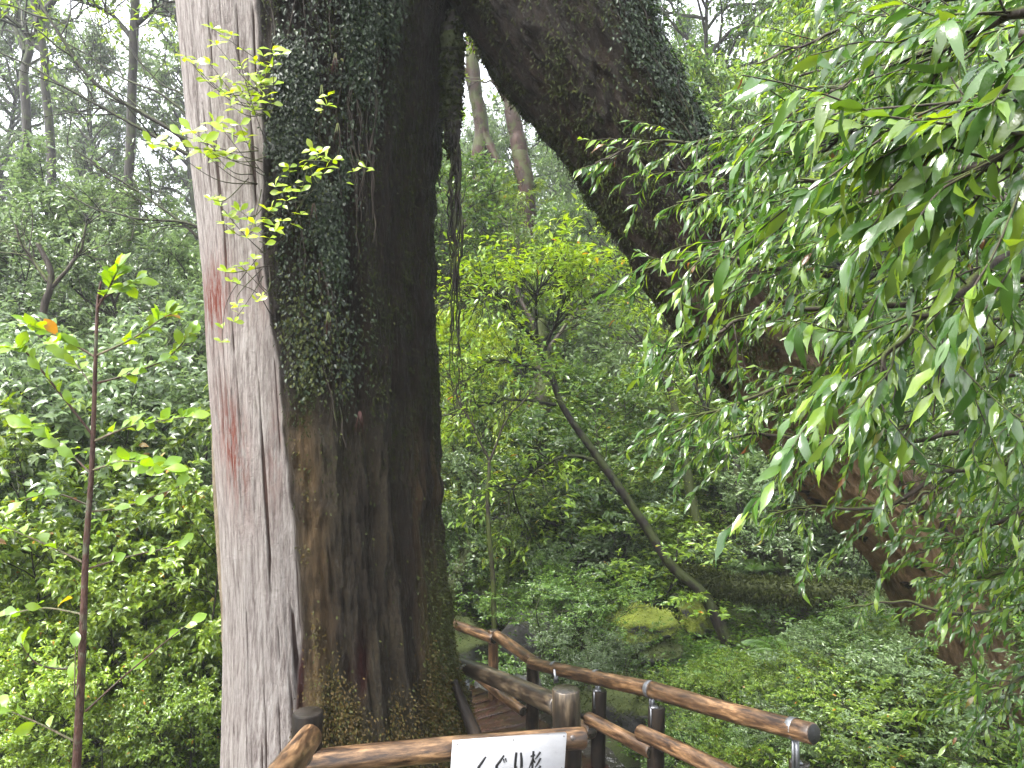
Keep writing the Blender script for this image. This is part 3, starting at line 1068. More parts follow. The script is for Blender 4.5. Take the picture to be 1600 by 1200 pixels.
def grow_plant(seed, H, R, stems=1, nb=18, nsub=5, ntw=3, leaf=.07, per=10, lw=.4, h0=.25, trunk_r=.05, flat=.5, tpl='tri', top=1.0, lean=.12, droop=.25, profile='round'):
    rng = np.random.default_rng(seed)
    wood, lv = MB(), MB()
    TP, TD = [], []
    for s in range(stems):
        az = rng.uniform(0, 2 * math.pi)
        ln = lean if stems == 1 else lean + .35
        d0 = np.array((math.cos(az) * ln, math.sin(az) * ln, 1.0))
        P, _ = branch_path(rng, (0, 0, -.15), d0, H * .92, 10, .10, .05)
        wood.tube(smooth_path(P, 22), np.linspace(trunk_r, trunk_r * .22, 22), 7)
        for b in range(nb // stems):
            f = h0 + (1 - h0) * ((b + rng.random()) / (nb // stems))
            k = f * 10
            i = min(int(k), 9)
            p = P[i] + (P[i + 1] - P[i]) * (k - i)
            a = b * 2.4 + rng.uniform(-.5, .5) + az
            if profile == 'round':
                rr = R * (math.sin(math.pi * min(1, .18 + .75 * (f - h0) / (1 - h0))) ** .6) * rng.uniform(.65, 1.1)
            else:
                rr = R * (1.05 - .8 * (f - h0) / (1 - h0)) * rng.uniform(.7, 1.1)
            el = rng.uniform(.1, .55) + .5 * f
            BP, bd = branch_path(rng, p, (math.cos(a), math.sin(a), el), rr, 6, .16, -.03)
            wood.tube(BP, np.linspace(trunk_r * .38 * (1.1 - f * .5), trunk_r * .10, 7), 5, False)
            for q in range(nsub):
                g = .35 + .65 * (q + rng.random()) / nsub
                k2 = g * 6
                i2 = min(int(k2), 5)
                p2 = BP[i2] + (BP[i2 + 1] - BP[i2]) * (k2 - i2)
                bdir = BP[i2 + 1] - BP[i2]
                bdir /= np.linalg.norm(bdir)
                side = np.cross(bdir, (0, 0, 1)) * rng.choice((-1, 1))
                dd = bdir * .8 + side * rng.uniform(.3, 1.1) + rng.normal(size=3) * np.array((.25, .25, .25 * flat)) + np.array((0, 0, .15))
                SPt, sd = branch_path(rng, p2, dd, rr * rng.uniform(.22, .42), 3, .2, -.02)
                wood.tube(SPt, np.linspace(trunk_r * .10, trunk_r * .04, 4), 3, False)
                for w in range(ntw):
                    t0 = SPt[1 + (w % 3)] if w < 3 else SPt[2]
                    dt = sd * .7 + rng.normal(size=3) * np.array((.7, .7, .5 * flat)) + np.array((0, 0, .12))
                    dt /= np.linalg.norm(dt)
                    ltw = rng.uniform(.6, 1.6) * leaf * 2.2
                    e = t0 + dt * ltw
                    wood.tube(np.array([t0, e]), [trunk_r * .04, trunk_r * .02], 3, False)
                    TP.append((t0, e))
                    TD.append(dt)
    TP, TD = np.array(TP), np.array(TD)
    n = len(TP) * per
    tw = np.repeat(np.arange(len(TP)), per)
    f = rng.random(n) ** .6
    Pl = TP[tw, 0] + (TP[tw, 1] - TP[tw, 0]) * f[:, None]
    sidev = rand_unit(n, rng) * np.array((1, 1, .45))
    D = TD[tw] * .55 + sidev + np.array((0, 0, -droop))
    ow = Pl * np.array((1, 1, 0))
    ow /= np.linalg.norm(ow, axis=1)[:, None] + 1e-6
    Nn_ = np.array((0, 0, 1.0)) + rand_unit(n, rng) * .55 + ow * .55
    tp = {'tri': tpl_tri(lw), 'mid': tpl_mid(lw)}[tpl]
    lv.leaves(tp, Pl, D, Nn_, leaf * (.6 + .7 * rng.random(n)))
    return wood, lv


class Proto:
    def __init__(self, name, stem_name, **kw):
        w, l = grow_plant(**kw)
        self.wood = w.mesh(stem_name, M['bark_grey'])
        self.leaf = l.mesh('crown', M['leaf_mid'])
        self.name, self.stem = name, stem_name
        self.H = kw['H']
        self.vars = {}

    def leaves(self, mat):
        if mat not in self.vars:
            me = self.leaf.copy()
            me.materials.clear()
            me.materials.append(M[mat])
            self.vars[mat] = me
        return self.vars[mat]


def plant(proto, label, cat, group, loc, h, rz, mat, sxy=1.0, tilt=(0, 0), wood=None, name=None):
    s = h / proto.H
    t = thing(name or proto.name, label, cat, tuple(loc), group)
    t.rotation_euler = (tilt[0], tilt[1], rz)
    t.scale = (s * sxy, s * sxy, s)
    w = link(proto.stem, proto.wood, t)
    if wood:
        w.data = proto.wood_vars.setdefault(wood, None) or proto.wood
    link('crown', proto.leaves(mat), t, kind='stuff')
    return t


SHRUB = [Proto('leafy_shrub', 'stem', seed=10 + k, H=2.2, R=1.15, stems=4, nb=32, nsub=6, ntw=4, leaf=.085, per=9, h0=.12, trunk_r=.03, tpl='tri') for k in range(3)]
NEAR = [Proto('leafy_shrub', 'stem', seed=30 + k, H=3.6, R=1.5, stems=3, nb=48, nsub=6, ntw=4, leaf=.105, per=9, h0=.12, trunk_r=.035, tpl='mid', lw=.42) for k in range(2)]
TREE = [Proto('broadleaf_tree', 'trunk', seed=50 + k, H=6.5, R=2.4, stems=1, nb=44, nsub=7, ntw=5, leaf=.13, per=10, h0=.18, trunk_r=.11, tpl='tri', lean=.25) for k in range(3)]
TALL = [Proto('tall_forest_tree', 'trunk', seed=70 + k, H=15, R=3.6, stems=1, nb=50, nsub=7, ntw=5, leaf=.26, per=10, h0=.3, trunk_r=.26, tpl='tri', lw=.35, lean=.08) for k in range(2)]
AZA = [Proto('small_leaved_bush', 'stem', seed=90 + k, H=1.5, R=1.0, stems=4, nb=40, nsub=7, ntw=5, leaf=.042, per=11, h0=.1, trunk_r=.022, tpl='tri', lw=.36) for k in range(2)]

rnd = random.Random(11)


def put(protos, px, py_top, Y, h, label, cat, group, mat, sxy=1.0, dx=0):
    """stand a plant on the ground at column px, distance Y"""
    p = at(px, 800, Y)
    g = float(ground_h(p[0], Y))
    if h is None:
        h = max(.5, at(px, py_top, Y)[2] - g)
    pr = protos[rnd.randrange(len(protos))]
    return plant(pr, label, cat, group, (p[0], Y, g - .05), h, rnd.uniform(0, 6.28), mat, sxy)


# left: bright shrubs behind the sapling (px, top py, Y, material, width)
G1 = 'bright shrubs behind the thin sapling'
LAB1 = ['green shrub left of the sapling at half its height', 'tallest of the near green shrubs, between the sapling top and the pale wood', 'bright shrub touching the pale wood below its red stain',
        'bright shrub directly behind the middle of the sapling stem', 'bright shrub at the left picture edge below the first sapling branches', 'bright shrub between the sapling and the pale wood, low down',
        'bright shrub right behind the lower sapling stem', 'bright low shrub in the bottom left corner', 'green shrub against the foot of the pale wood',
        'lowest bright shrub right of the sapling foot', 'green shrub cut by the left picture edge']
LAB2 = ['grey-green shrub behind the sapling top, at the left edge', 'grey-green rounded shrub directly behind the sapling top', 'grey-green shrub right of the sapling top',
        'grey-green shrub half hidden by the pale wood, level with its red stain', 'grey-green shrub mostly cut off by the left edge']
LAB3 = ['misty tree below the dark forked trunk', 'misty tree below the straight pale trunk', 'misty tree meeting the pale wood under the bare branches', 'nearer misty tree above the bare-branched shrub',
        'nearer misty tree in front of the straight trunk foot', 'misty tree half hidden by the upper pale wood', 'misty tree at the left edge, upper half']
LAB4 = ['tall thin-crowned tree rising nearest the straight trunk against white sky', 'tall tree in the top left corner', 'tall tree behind the top of the pale wood', 'far pale tree behind the straight trunk',
        'far pale tree at the left picture edge', 'far pale tree beside the pale wood, under the bare branches']
for a in ((40, 660, 6.2, 'leaf_bright', .75), (240, 580, 6.6, 'leaf_bright', .75), (310, 700, 6.0, 'leaf_left', .7), (130, 720, 6.0, 'leaf_left', .75),
          (20, 860, 5.6, 'leaf_left', .75), (250, 860, 5.6, 'leaf_left', .75), (140, 930, 5.4, 'leaf_left', .75), (60, 1010, 5.2, 'leaf_left', .8), (300, 980, 5.4, 'leaf_bright', .75),
          (190, 1060, 5.1, 'leaf_left', .8), (-60, 760, 6.0, 'leaf_bright', .8)):
    put(NEAR, a[0], a[1], a[2], None, LAB1.pop(0), 'shrub', G1, a[3], a[4])
G2 = 'dull green shrubs behind the bright ones'
for a in ((30, 470, 7.6, 'leaf_grey', .9), (130, 450, 8.2, 'leaf_grey', .9), (240, 470, 8.0, 'leaf_grey', .85), (330, 520, 7.6, 'leaf_grey', .8), (-50, 500, 8.0, 'leaf_grey', 1)):
    put(NEAR, a[0], a[1], a[2], None, LAB2.pop(0), 'shrub', G2, a[3], a[4])
# left: misty trees further back
G3 = 'misty trees on the slope beside the pale wood'
for a in ((30, 250, 12, .9), (150, 220, 13, .9), (260, 250, 12.5, .8), (80, 330, 10.5, .8), (220, 350, 10.5, .7), (310, 300, 11, .7), (-40, 260, 12, .9)):
    put(TREE, a[0], a[1], a[2], None, LAB3.pop(0), 'tree', G3, 'leaf_grey', a[3])
G4 = 'tall pale trees at the skyline'
for a in ((150, 30, 26, .55), (-60, -60, 27, .7), (330, -40, 28, .7), (190, 190, 34, .8), (-20, 190, 34, .8), (290, 190, 32, .8)):
    put(TALL, a[0], a[1], a[2], None, LAB4.pop(0), 'tree', G4, 'leaf_grey', a[3])

# centre and right hillside, sown over the slope
G5 = 'trees on the hillside beyond the arch'
G6 = 'shrubs on the hillside beyond the arch'
spots = []
tries = 0
rs = np.random.default_rng(5)
while tries < 6000 and len(spots) < 150:
    tries += 1
    Y = 10.5 + 30 * rs.random() ** 1.4
    pxx = rs.uniform(560, 1760)
    x = (pxx - 800) / FPX * Y
    md = .9 + .035 * Y
    if any((x - a) ** 2 + (Y - b) ** 2 < md * md for a, b in spots):
        continue
    if stream_dist(x, Y) < .8:
        continue
    if Y < 12 and 900 < pxx < 1330:
        continue
    spots.append((x, Y))
for x, Y in spots:
    big = rs.random() < (.04 if Y < 15 else .5)
    g = float(ground_h(x, Y)) - .05
    mat = rs.choice(['leaf_mid', 'leaf_grey', 'leaf_bright'], p=[.45, .35, .2])
    if big:
        plant(TREE[rs.integers(3)], 'broadleaf tree among the dense woods on the hillside beyond the arch', 'tree', G5, (x, Y, g), rs.uniform(4.0, 7.5), rs.uniform(0, 6.28), mat, rs.uniform(.75, 1.0))
    else:
        plant(SHRUB[rs.integers(3)], 'leafy shrub on the wooded hillside beyond the arch', 'shrub', G6, (x, Y, g), rs.uniform(1.5, 3.0), rs.uniform(0, 6.28), mat, rs.uniform(.8, 1.1))
G7 = 'tall trees high on the hillside'
for a in ((870, 120, 32, .7), (1000, 60, 32, .7), (1130, 0, 26, .7), (1280, -60, 24, .7), (1420, -20, 26, .7), (1560, -60, 24, .7), (680, 150, 36, .8)):
    put(TALL, a[0], a[1], a[2], None, 'tall tree rising high on the slope beyond the limb', 'tree', G7, rnd.choice(['leaf_mid', 'leaf_grey']), a[3])
LAB8 = ['leafy tree just right of the upper limb, behind the oak', 'bright yellow-green tree high behind the oak branches', 'pale tree high behind the densest oak leaves', 'mid-green tree at the upper right picture edge',
        'pale tree behind the middle of the oak branches', 'mid-green tree behind the oak at the right edge, half height', 'mid-green tree behind the lower oak leaves', 'mid-green tree cut by the right edge, low down']
G8 = 'trees close behind the glossy oak'
for a in ((1180, 60, 17, 'leaf_grey'), (1320, 0, 16, 'leaf_bright'), (1460, 30, 16, 'leaf_grey'), (1610, 60, 14, 'leaf_mid'), (1400, 280, 14, 'leaf_grey'), (1560, 330, 12, 'leaf_mid'), (1560, 600, 9.0, 'leaf_mid'), (1680, 560, 8, 'leaf_mid')):
    put(TREE, a[0], a[1], a[2], None, LAB8.pop(0), 'tree', G8, a[3], .62)

put(TREE, 1120, -60, 15, None, 'bright tree filling the corner between limb and oak, top', 'tree', None, 'leaf_bright', .6)
put(TREE, 1070, -150, 18, None, 'tall mid-green tree directly above the limb shoulder, top edge', 'tree', None, 'leaf_mid', .6)
put(TREE, 1190, -30, 13.5, None, 'mid-green tree right of the limb top, behind the oak tips', 'tree', None, 'leaf_mid', .6)
put(TREE, 775, 110, 24, None, 'faint misty tree behind the gnarled trunks in the arch', 'tree', None, 'leaf_grey', .5)
put(TREE, 725, 170, 22, None, 'misty grey tree beside the hanging roots, far behind', 'tree', None, 'leaf_grey', .5)
# the fresh yellow-green crown beyond the hanging roots
put(TREE, 760, 440, 11.5, None, 'fresh yellow-green tree crown beside the hanging roots', 'tree', None, 'leaf_fresh', .6)
put(TREE, 830, 270, 15.0, None, 'yellow-green tree under the arch, highest on the slope', 'tree', None, 'leaf_bright', .5)

for k_, a in enumerate(((735, 300, 17, .55), (790, 330, 15.5, .5), (700, 250, 19, .6), (770, 270, 20, .6), (850, 300, 18, .6))):
    put(TREE, a[0], a[1], a[2], None, 'round pale green tree below the gnarled trunks seen through the arch', 'tree', 'trees below the gnarled trunks', ('leaf_grey', 'leaf_bright', 'leaf_grey', 'leaf_mid', 'leaf_mid')[k_], a[3])

G10 = 'pale shrubs at the foot of the slope'
for k_, a in enumerate(((715, 690, 10.6, 1), (800, 730, 10.9, 1), (890, 740, 11.3, 1), (985, 730, 11.6, 1), (1060, 700, 12.2, 1), (1150, 690, 12.6, 1), (1250, 690, 12.2, 1), (1195, 790, 11.2, .8), (1300, 760, 11, .9),
                        (1370, 800, 10.2, .9), (770, 820, 10.1, .8), (695, 770, 10.0, .8), (930, 690, 12.6, 1), (840, 640, 12.8, 1), (740, 610, 12.5, 1), (1020, 640, 13.2, 1), (1120, 610, 13.6, 1), (870, 830, 10.3, .8), (1010, 800, 11, .7))):
    put(AZA if k_ % 3 == 2 else SHRUB, a[0], a[1], a[2], None, 'pale fine-leaved shrub on the slope foot behind the leaning tree', 'shrub', G10, ('leaf_grey', 'leaf_bright', 'leaf_mid')[k_ % 3], a[3] * .85)

# bushes by the stream
rq = np.random.default_rng(44)
got = []
for _try in range(900):
    if len(got) >= 34:
        break
    Y = rq.uniform(10.3, 14.5)
    pxx = rq.uniform(930, 1480)
    x = (pxx - 800) / FPX * Y
    if any((x - a) ** 2 + (Y - b) ** 2 < .42 for a, b in got):
        continue
    got.append((x, Y))
    pr = (AZA if rq.random() < .35 else SHRUB)
    plant(pr[rq.integers(len(pr))], 'pale leafy shrub on the slope behind the fallen mossy trunk', 'shrub', 'shrubs behind the fallen trunk', (x, Y, float(ground_h(x, Y)) - .05), rq.uniform(.9, 1.9), rq.uniform(0, 6.28), rq.choice(['leaf_grey', 'leaf_mid', 'leaf_bright']), rq.uniform(1.0, 1.3))
LAB9 = ['small-leaved bush in the middle between stream and handrail', 'small-leaved bush left of the flat lime mossy boulder', 'low greyish bush just above the handrail near the stream',
        'small-leaved bush right behind the stream mouth', 'low greyish bush in front of the flat lime mossy boulder', 'lowest greyish bush touching the handrail',
        'small-leaved bush upstream beside the thin mossy stem', 'small-leaved bush against the right edge of the giant trunk', 'small-leaved bush directly left of the leaning tree']
G9 = 'small-leaved bushes beside the stream'
for a in ((850, 880, 8.8, 1.15), (930, 900, 9.0, 1.1), (880, 960, 8.2, 1.0), (800, 900, 9.8, 1.0), (960, 985, 8.0, .8), (900, 1000, 7.7, .8), (760, 860, 10.5, 1.0), (720, 820, 10.2, .9), (985, 870, 10.5, 1.0)):
    put(AZA, a[0], a[1], a[2], None, LAB9.pop(0), 'bush', G9, 'leaf_grey' if a[1] > 950 else 'leaf_mid', a[3])

# ------------------------------------------------------------------ ground cover, ferns, low plants
def ground_cover():
    r = np.random.default_rng(3)
    n = 60000
    Y = 3.8 + 13 * r.random(n) ** .9
    X = (r.uniform(-100, 1760, n) - 800) / FPX * Y
    ok = (path_dist(X, Y) > .62) & (stream_dist(X, Y) > .4) & (fbm(X * .9, Y * .9, 0, 19) > np.where(Y > 8, -.5, .0))
    X, Y = X[ok], Y[ok]
    n = len(X)
    Z = ground_h(X, Y)
    per = 6
    idx = np.repeat(np.arange(n), per)
    hgt = ((.03 + .12 * r.random(n)) * (1 + 1.5 * sstep(0, .5, fbm(X * 1.7, Y * 1.7, 0, 23))) * (1 + .8 * sstep(8.5, 11, Y)))[idx]
    a = r.uniform(0, 2 * math.pi, n * per)
    P = np.stack((X[idx] + .03 * np.cos(a), Y[idx] + .03 * np.sin(a), Z[idx] + hgt * r.uniform(.5, 1, n * per)), -1)
    D = np.stack((np.cos(a), np.sin(a), r.uniform(-.2, .5, n * per)), -1)
    Nn_ = np.array((0, 0, 1.0)) + rand_unit(n * per, r) * .4
    mb = MB()
    mb.leaves(tpl_tri(.42), P, D, Nn_, .03 + .055 * r.random(n * per) ** 1.6)
    o = link('ground_cover', mb.mesh('ground_cover', M['cover']))
    tag(o, 'low green ground cover of small leaves over the forest floor', 'ground cover', kind='stuff')


ground_cover()


def fern_meshes(seed):
    r = np.random.default_rng(seed)
    fr, st = MB(), MB()
    for k in range(9):
        a = k * 2.4 + r.uniform(-.3, .3)
        ln = r.uniform(.35, .55)
        n = 26
        t = np.linspace(0, 1, n)
        out = np.stack((np.cos(a) * t * ln * .9, np.sin(a) * t * ln * .9, ln * (.75 * t - .62 * t * t)), -1)
        st.tube(out, np.linspace(.004, .001, n), 4, False)
        T = np.gradient(out, axis=0)
        side = np.array((-math.sin(a), math.cos(a), 0))
        for s in (-1, 1):
            D = side * s + T / np.linalg.norm(T, axis=1)[:, None] * .5 + np.array((0, 0, -.1))
            fr.leaves(tpl_mid(.17), out[2:], D[2:], np.tile((0, 0, 1.0), (n - 2, 1)) + r.normal(size=(n - 2, 3)) * .1, (.16 * np.sin(math.pi * (t * .86 + .1)) + .01)[2:])
    return st.mesh('stalk', M['bark_twig']), fr.mesh('frond', M['fern'])


FERN = [fern_meshes(k) for k in (1, 2)]


def fern(px, py, Y, s, label, group, rz=None, dz=0):
    p = at(px, py, Y)
    g = float(ground_h(p[0], Y))
    t = thing('fern', label, 'fern', (p[0], Y, g + dz), group)
    t.scale = (s, s, s)
    t.rotation_euler = (rnd.uniform(-.1, .1), rnd.uniform(-.1, .1), rnd.uniform(0, 6) if rz is None else rz)
    st, fr = FERN[rnd.randrange(2)]
    link('stalk', st, t)
    link('frond', fr, t, kind='stuff')


for k in range(34):
    Y = rnd.uniform(5.2, 9.5)
    pxx = rnd.uniform(1080, 1460)
    x = (pxx - 800) / FPX * Y
    if path_dist(x, Y) < .8 or stream_dist(x, Y) < .5:
        continue
    fern(pxx, 800, Y, rnd.uniform(.7, 1.3), 'bright green fern on the bank behind the handrail', 'ferns on the bank behind the handrail')
fern(1185, 870, 10.6, 1.1, 'pale fern beside the lime mossy boulder', None, dz=.3)
for k in range(10):
    Y = rnd.uniform(9.0, 12)
    fern(rnd.uniform(690, 1000), 800, Y, rnd.uniform(.7, 1.2), 'small fern on the mossy slope above the stream', 'ferns above the stream')


def low_plant_meshes(seed):
    r = np.random.default_rng(seed)
    st, lv = MB(), MB()
    for k in range(6):
        a = r.uniform(0, 6.28)
        h = r.uniform(.18, .4)
        P = np.array([(0, 0, 0), (math.cos(a) * .07, math.sin(a) * .07, h * .55), (math.cos(a) * .16, math.sin(a) * .16, h)])
        st.tube(smooth_path(P, 8), np.linspace(.005, .002, 8), 4, False)
        n = 11
        f = np.linspace(.35, 1, n)
        Q = np.stack([np.interp(f, [0, .5, 1], P[:, c]) for c in range(3)], -1)
        b = np.arange(n) * 2.4 + r.uniform(0, 6)
        D = np.stack((np.cos(b), np.sin(b), r.uniform(-.25, .35, n)), -1)
        lv.leaves(tpl_mid(.42), Q, D, np.tile((0, 0, 1.0), (n, 1)) + r.normal(size=(n, 3)) * .25, .055 + .035 * r.random(n))
    return st.mesh('stem', M['bark_twig']), lv.mesh('foliage', M['leaf_bright']), None


LOW = [low_plant_meshes(k) for k in range(3)]
LOWV = {}
for k in range(3):
    for mt in ('leaf_bright', 'leaf_mid', 'leaf_fresh'):
        me = LOW[k][1].copy()
        me.materials.clear()
        me.materials.append(M[mt])
        LOWV[k, mt] = me
cnt = 0
for _try in range(3000):
    if cnt >= 200:
        break
    Y = 3.9 + 5.5 * rnd.random()
    pxx = rnd.uniform(930, 1640)
    x = (pxx - 800) / FPX * Y
    if path_dist(x, Y) < .85 or stream_dist(x, Y) < .45 or (x - 3.7) ** 2 + (Y - 5.9) ** 2 < .3 or (930 < pxx < 1190 and Y > 6.8):
        continue
    cnt += 1
    t = thing('low_leafy_plant', 'low broad-leaved plant on the bank beside the handrail', 'plant', (x, Y, float(ground_h(x, Y)) - .02), 'low plants on the bank beside the handrail')
    s = rnd.uniform(.55, 1.2)
    t.scale = (s, s, s)
    t.rotation_euler = (0, 0, rnd.uniform(0, 6))
    k = rnd.randrange(3)
    link('stem', LOW[k][0], t)
    link('foliage', LOWV[k, rnd.choice(('leaf_bright', 'leaf_mid', 'leaf_mid'))], t, kind='stuff')

rb_ = np.random.default_rng(61)
got = []
for _try in range(900):
    if len(got) >= 24:
        break
    Y = rb_.uniform(4.9, 6.8)
    pxx = rb_.uniform(1060, 1500)
    x = (pxx - 800) / FPX * Y
    if (pxx < 1190 and Y > 6.2) or path_dist(x, Y) < 1.05 or (x - 3.7) ** 2 + (Y - 5.9) ** 2 < .45 or any((x - a) ** 2 + (Y - b) ** 2 < .14 for a, b in got):
        continue
    got.append((x, Y))
    pr = (AZA if rb_.random() < .6 else SHRUB)
    plant(pr[rb_.integers(len(pr))], 'knee-high leafy shrublet on the bank between handrail and leaning limb', 'shrub', 'shrublets on the bank', (x, Y, float(ground_h(x, Y)) - .05), rb_.uniform(.4, .85), rb_.uniform(0, 6.28), rb_.choice(['leaf_grey', 'leaf_mid', 'leaf_bright']), rb_.uniform(.9, 1.3))
for k, (x0, y0, x1, y1, Yd) in enumerate(((1130, 1010, 1190, 1045, 8.2), (1270, 1090, 1330, 1070, 6.4), (1010, 1015, 1060, 1040, 8.4), (1330, 1060, 1390, 1095, 6.0))):
    a_, b_ = at(x0, y0, Yd), at(x1, y1, Yd - .2)
    a_[2] = float(ground_h(a_[0], a_[1])) + .06
    b_[2] = float(ground_h(b_[0], b_[1])) + .09
    mb = MB()
    mb.tube(smooth_path([a_, (a_ + b_) / 2 + np.array((0, .03, .05)), b_], 12), np.linspace(.022, .009, 12), 6)
    o = link('fallen_stick', mb.mesh('fallen_stick', M['branch_light']))
    tag(o, ('grey stick lying above the handrail, behind the leaning tree foot', 'short stick on the earth bank near the rail end', 'stick lying below the flat lime mossy boulder', 'stick on the bank beside the limb foot')[k], 'stick', 'fallen sticks')

# ------------------------------------------------------------------ boulders, logs, individual trees of the middle distance
def boulder(px, py, Y, w, h, mat, label, seed, tuft=None, nt_=1600):
    n1, n2 = 26, 40
    u, v = np.meshgrid(np.linspace(.02, math.pi - .02, n1), np.linspace(0, 2 * math.pi, n2, endpoint=False), indexing='ij')
    D = np.stack((np.sin(u) * np.cos(v), np.sin(u) * np.sin(v), np.cos(u)), -1)
    r = 1 + .5 * fbm(D[..., 0] * 1.6 + seed * 9.1, D[..., 1] * 1.6, D[..., 2] * 1.6, seed, 4)
    V = D * r[..., None] * np.array((w / 2, w * .45, h / 2))
    i, j = np.meshgrid(np.arange(n1 - 1), np.arange(n2), indexing='ij')
    j2 = (j + 1) % n2
    F = np.stack((i * n2 + j, (i + 1) * n2 + j, (i + 1) * n2 + j2, i * n2 + j2), -1).reshape(-1, 4)
    c = at(px, py, Y)
    t = thing('mossy_boulder', label, 'boulder', tuple(c))
    link('stone', build_mesh('stone', V.reshape(-1, 3), [F], [M[mat]]), t)
    if tuft:
        r_ = np.random.default_rng(seed)
        VV = V.reshape(-1, 3)
        up = VV[VV[:, 2] > -.1 * h]
        id_ = r_.integers(0, len(up), nt_)
        mb = MB()
        mb.leaves(tpl_tri(.5), up[id_] + r_.normal(size=(nt_, 3)) * .03 * w, up[id_] / w + rand_unit(nt_, r_), rand_unit(nt_, r_), .03)
        link('moss', mb.mesh('moss', M[tuft]), t, kind='stuff')


boulder(1000, 978, 9.0, .85, .42, 'rock_lime', 'flat boulder coated in lime green moss above the handrail', 1, 'moss_lime')
boulder(1094, 962, 9.85, .5, .5, 'rock_lime', 'upright lime mossy boulder under the fallen trunk', 2, 'moss_lime')
boulder(1030, 1020, 8.8, .5, .3, 'rock_moss', 'low brownish boulder below the lime mossy one', 3, 'moss_dark', 700)
boulder(705, 1010, 9.0, 1.0, .7, 'rock_moss', 'dark mossy boulder behind the far end of the handrail', 4, 'moss_dark', 1500)
boulder(760, 930, 10.4, 1.1, .7, 'rock_moss', 'mossy boulder upstream, below the thin upright stem', 5, 'moss_dark', 1500)
boulder(840, 1005, 9.4, .9, .8, 'rock_bare', 'dark wet boulder at the stream mouth', 6)
boulder(1235, 880, 12.0, 1.0, 1.3, 'rock_bare', 'tall black boulder behind the fallen mossy trunk', 7)
boulder(900, 790, 13.0, 1.6, .9, 'rock_bare', 'dark overhanging rock on the hillside', 8)
boulder(1060, 850, 12.0, 1.2, .9, 'rock_moss', 'mossy mound behind the dark leaning tree', 9, 'moss_lime', 900)
boulder(1000, 820, 12.6, 1.3, .9, 'rock_moss', 'large mossy mound under the leaning tree', 10, 'moss_dark', 1200)
boulder(820, 1075, 7.4, .35, .25, 'rock_bare', 'small wet stone beside the post in the stream', 12)
boulder(770, 1075, 8.0, .4, .28, 'rock_bare', 'wet stone in the middle of the stream', 13)
boulder(960, 1100, 6.2, .6, .4, 'rock_moss', 'mossy stone just behind the handrail posts', 15, 'moss_dark', 1500)


def stem_path(pts):
    return smooth_path([at(*p) for p in pts], 60)


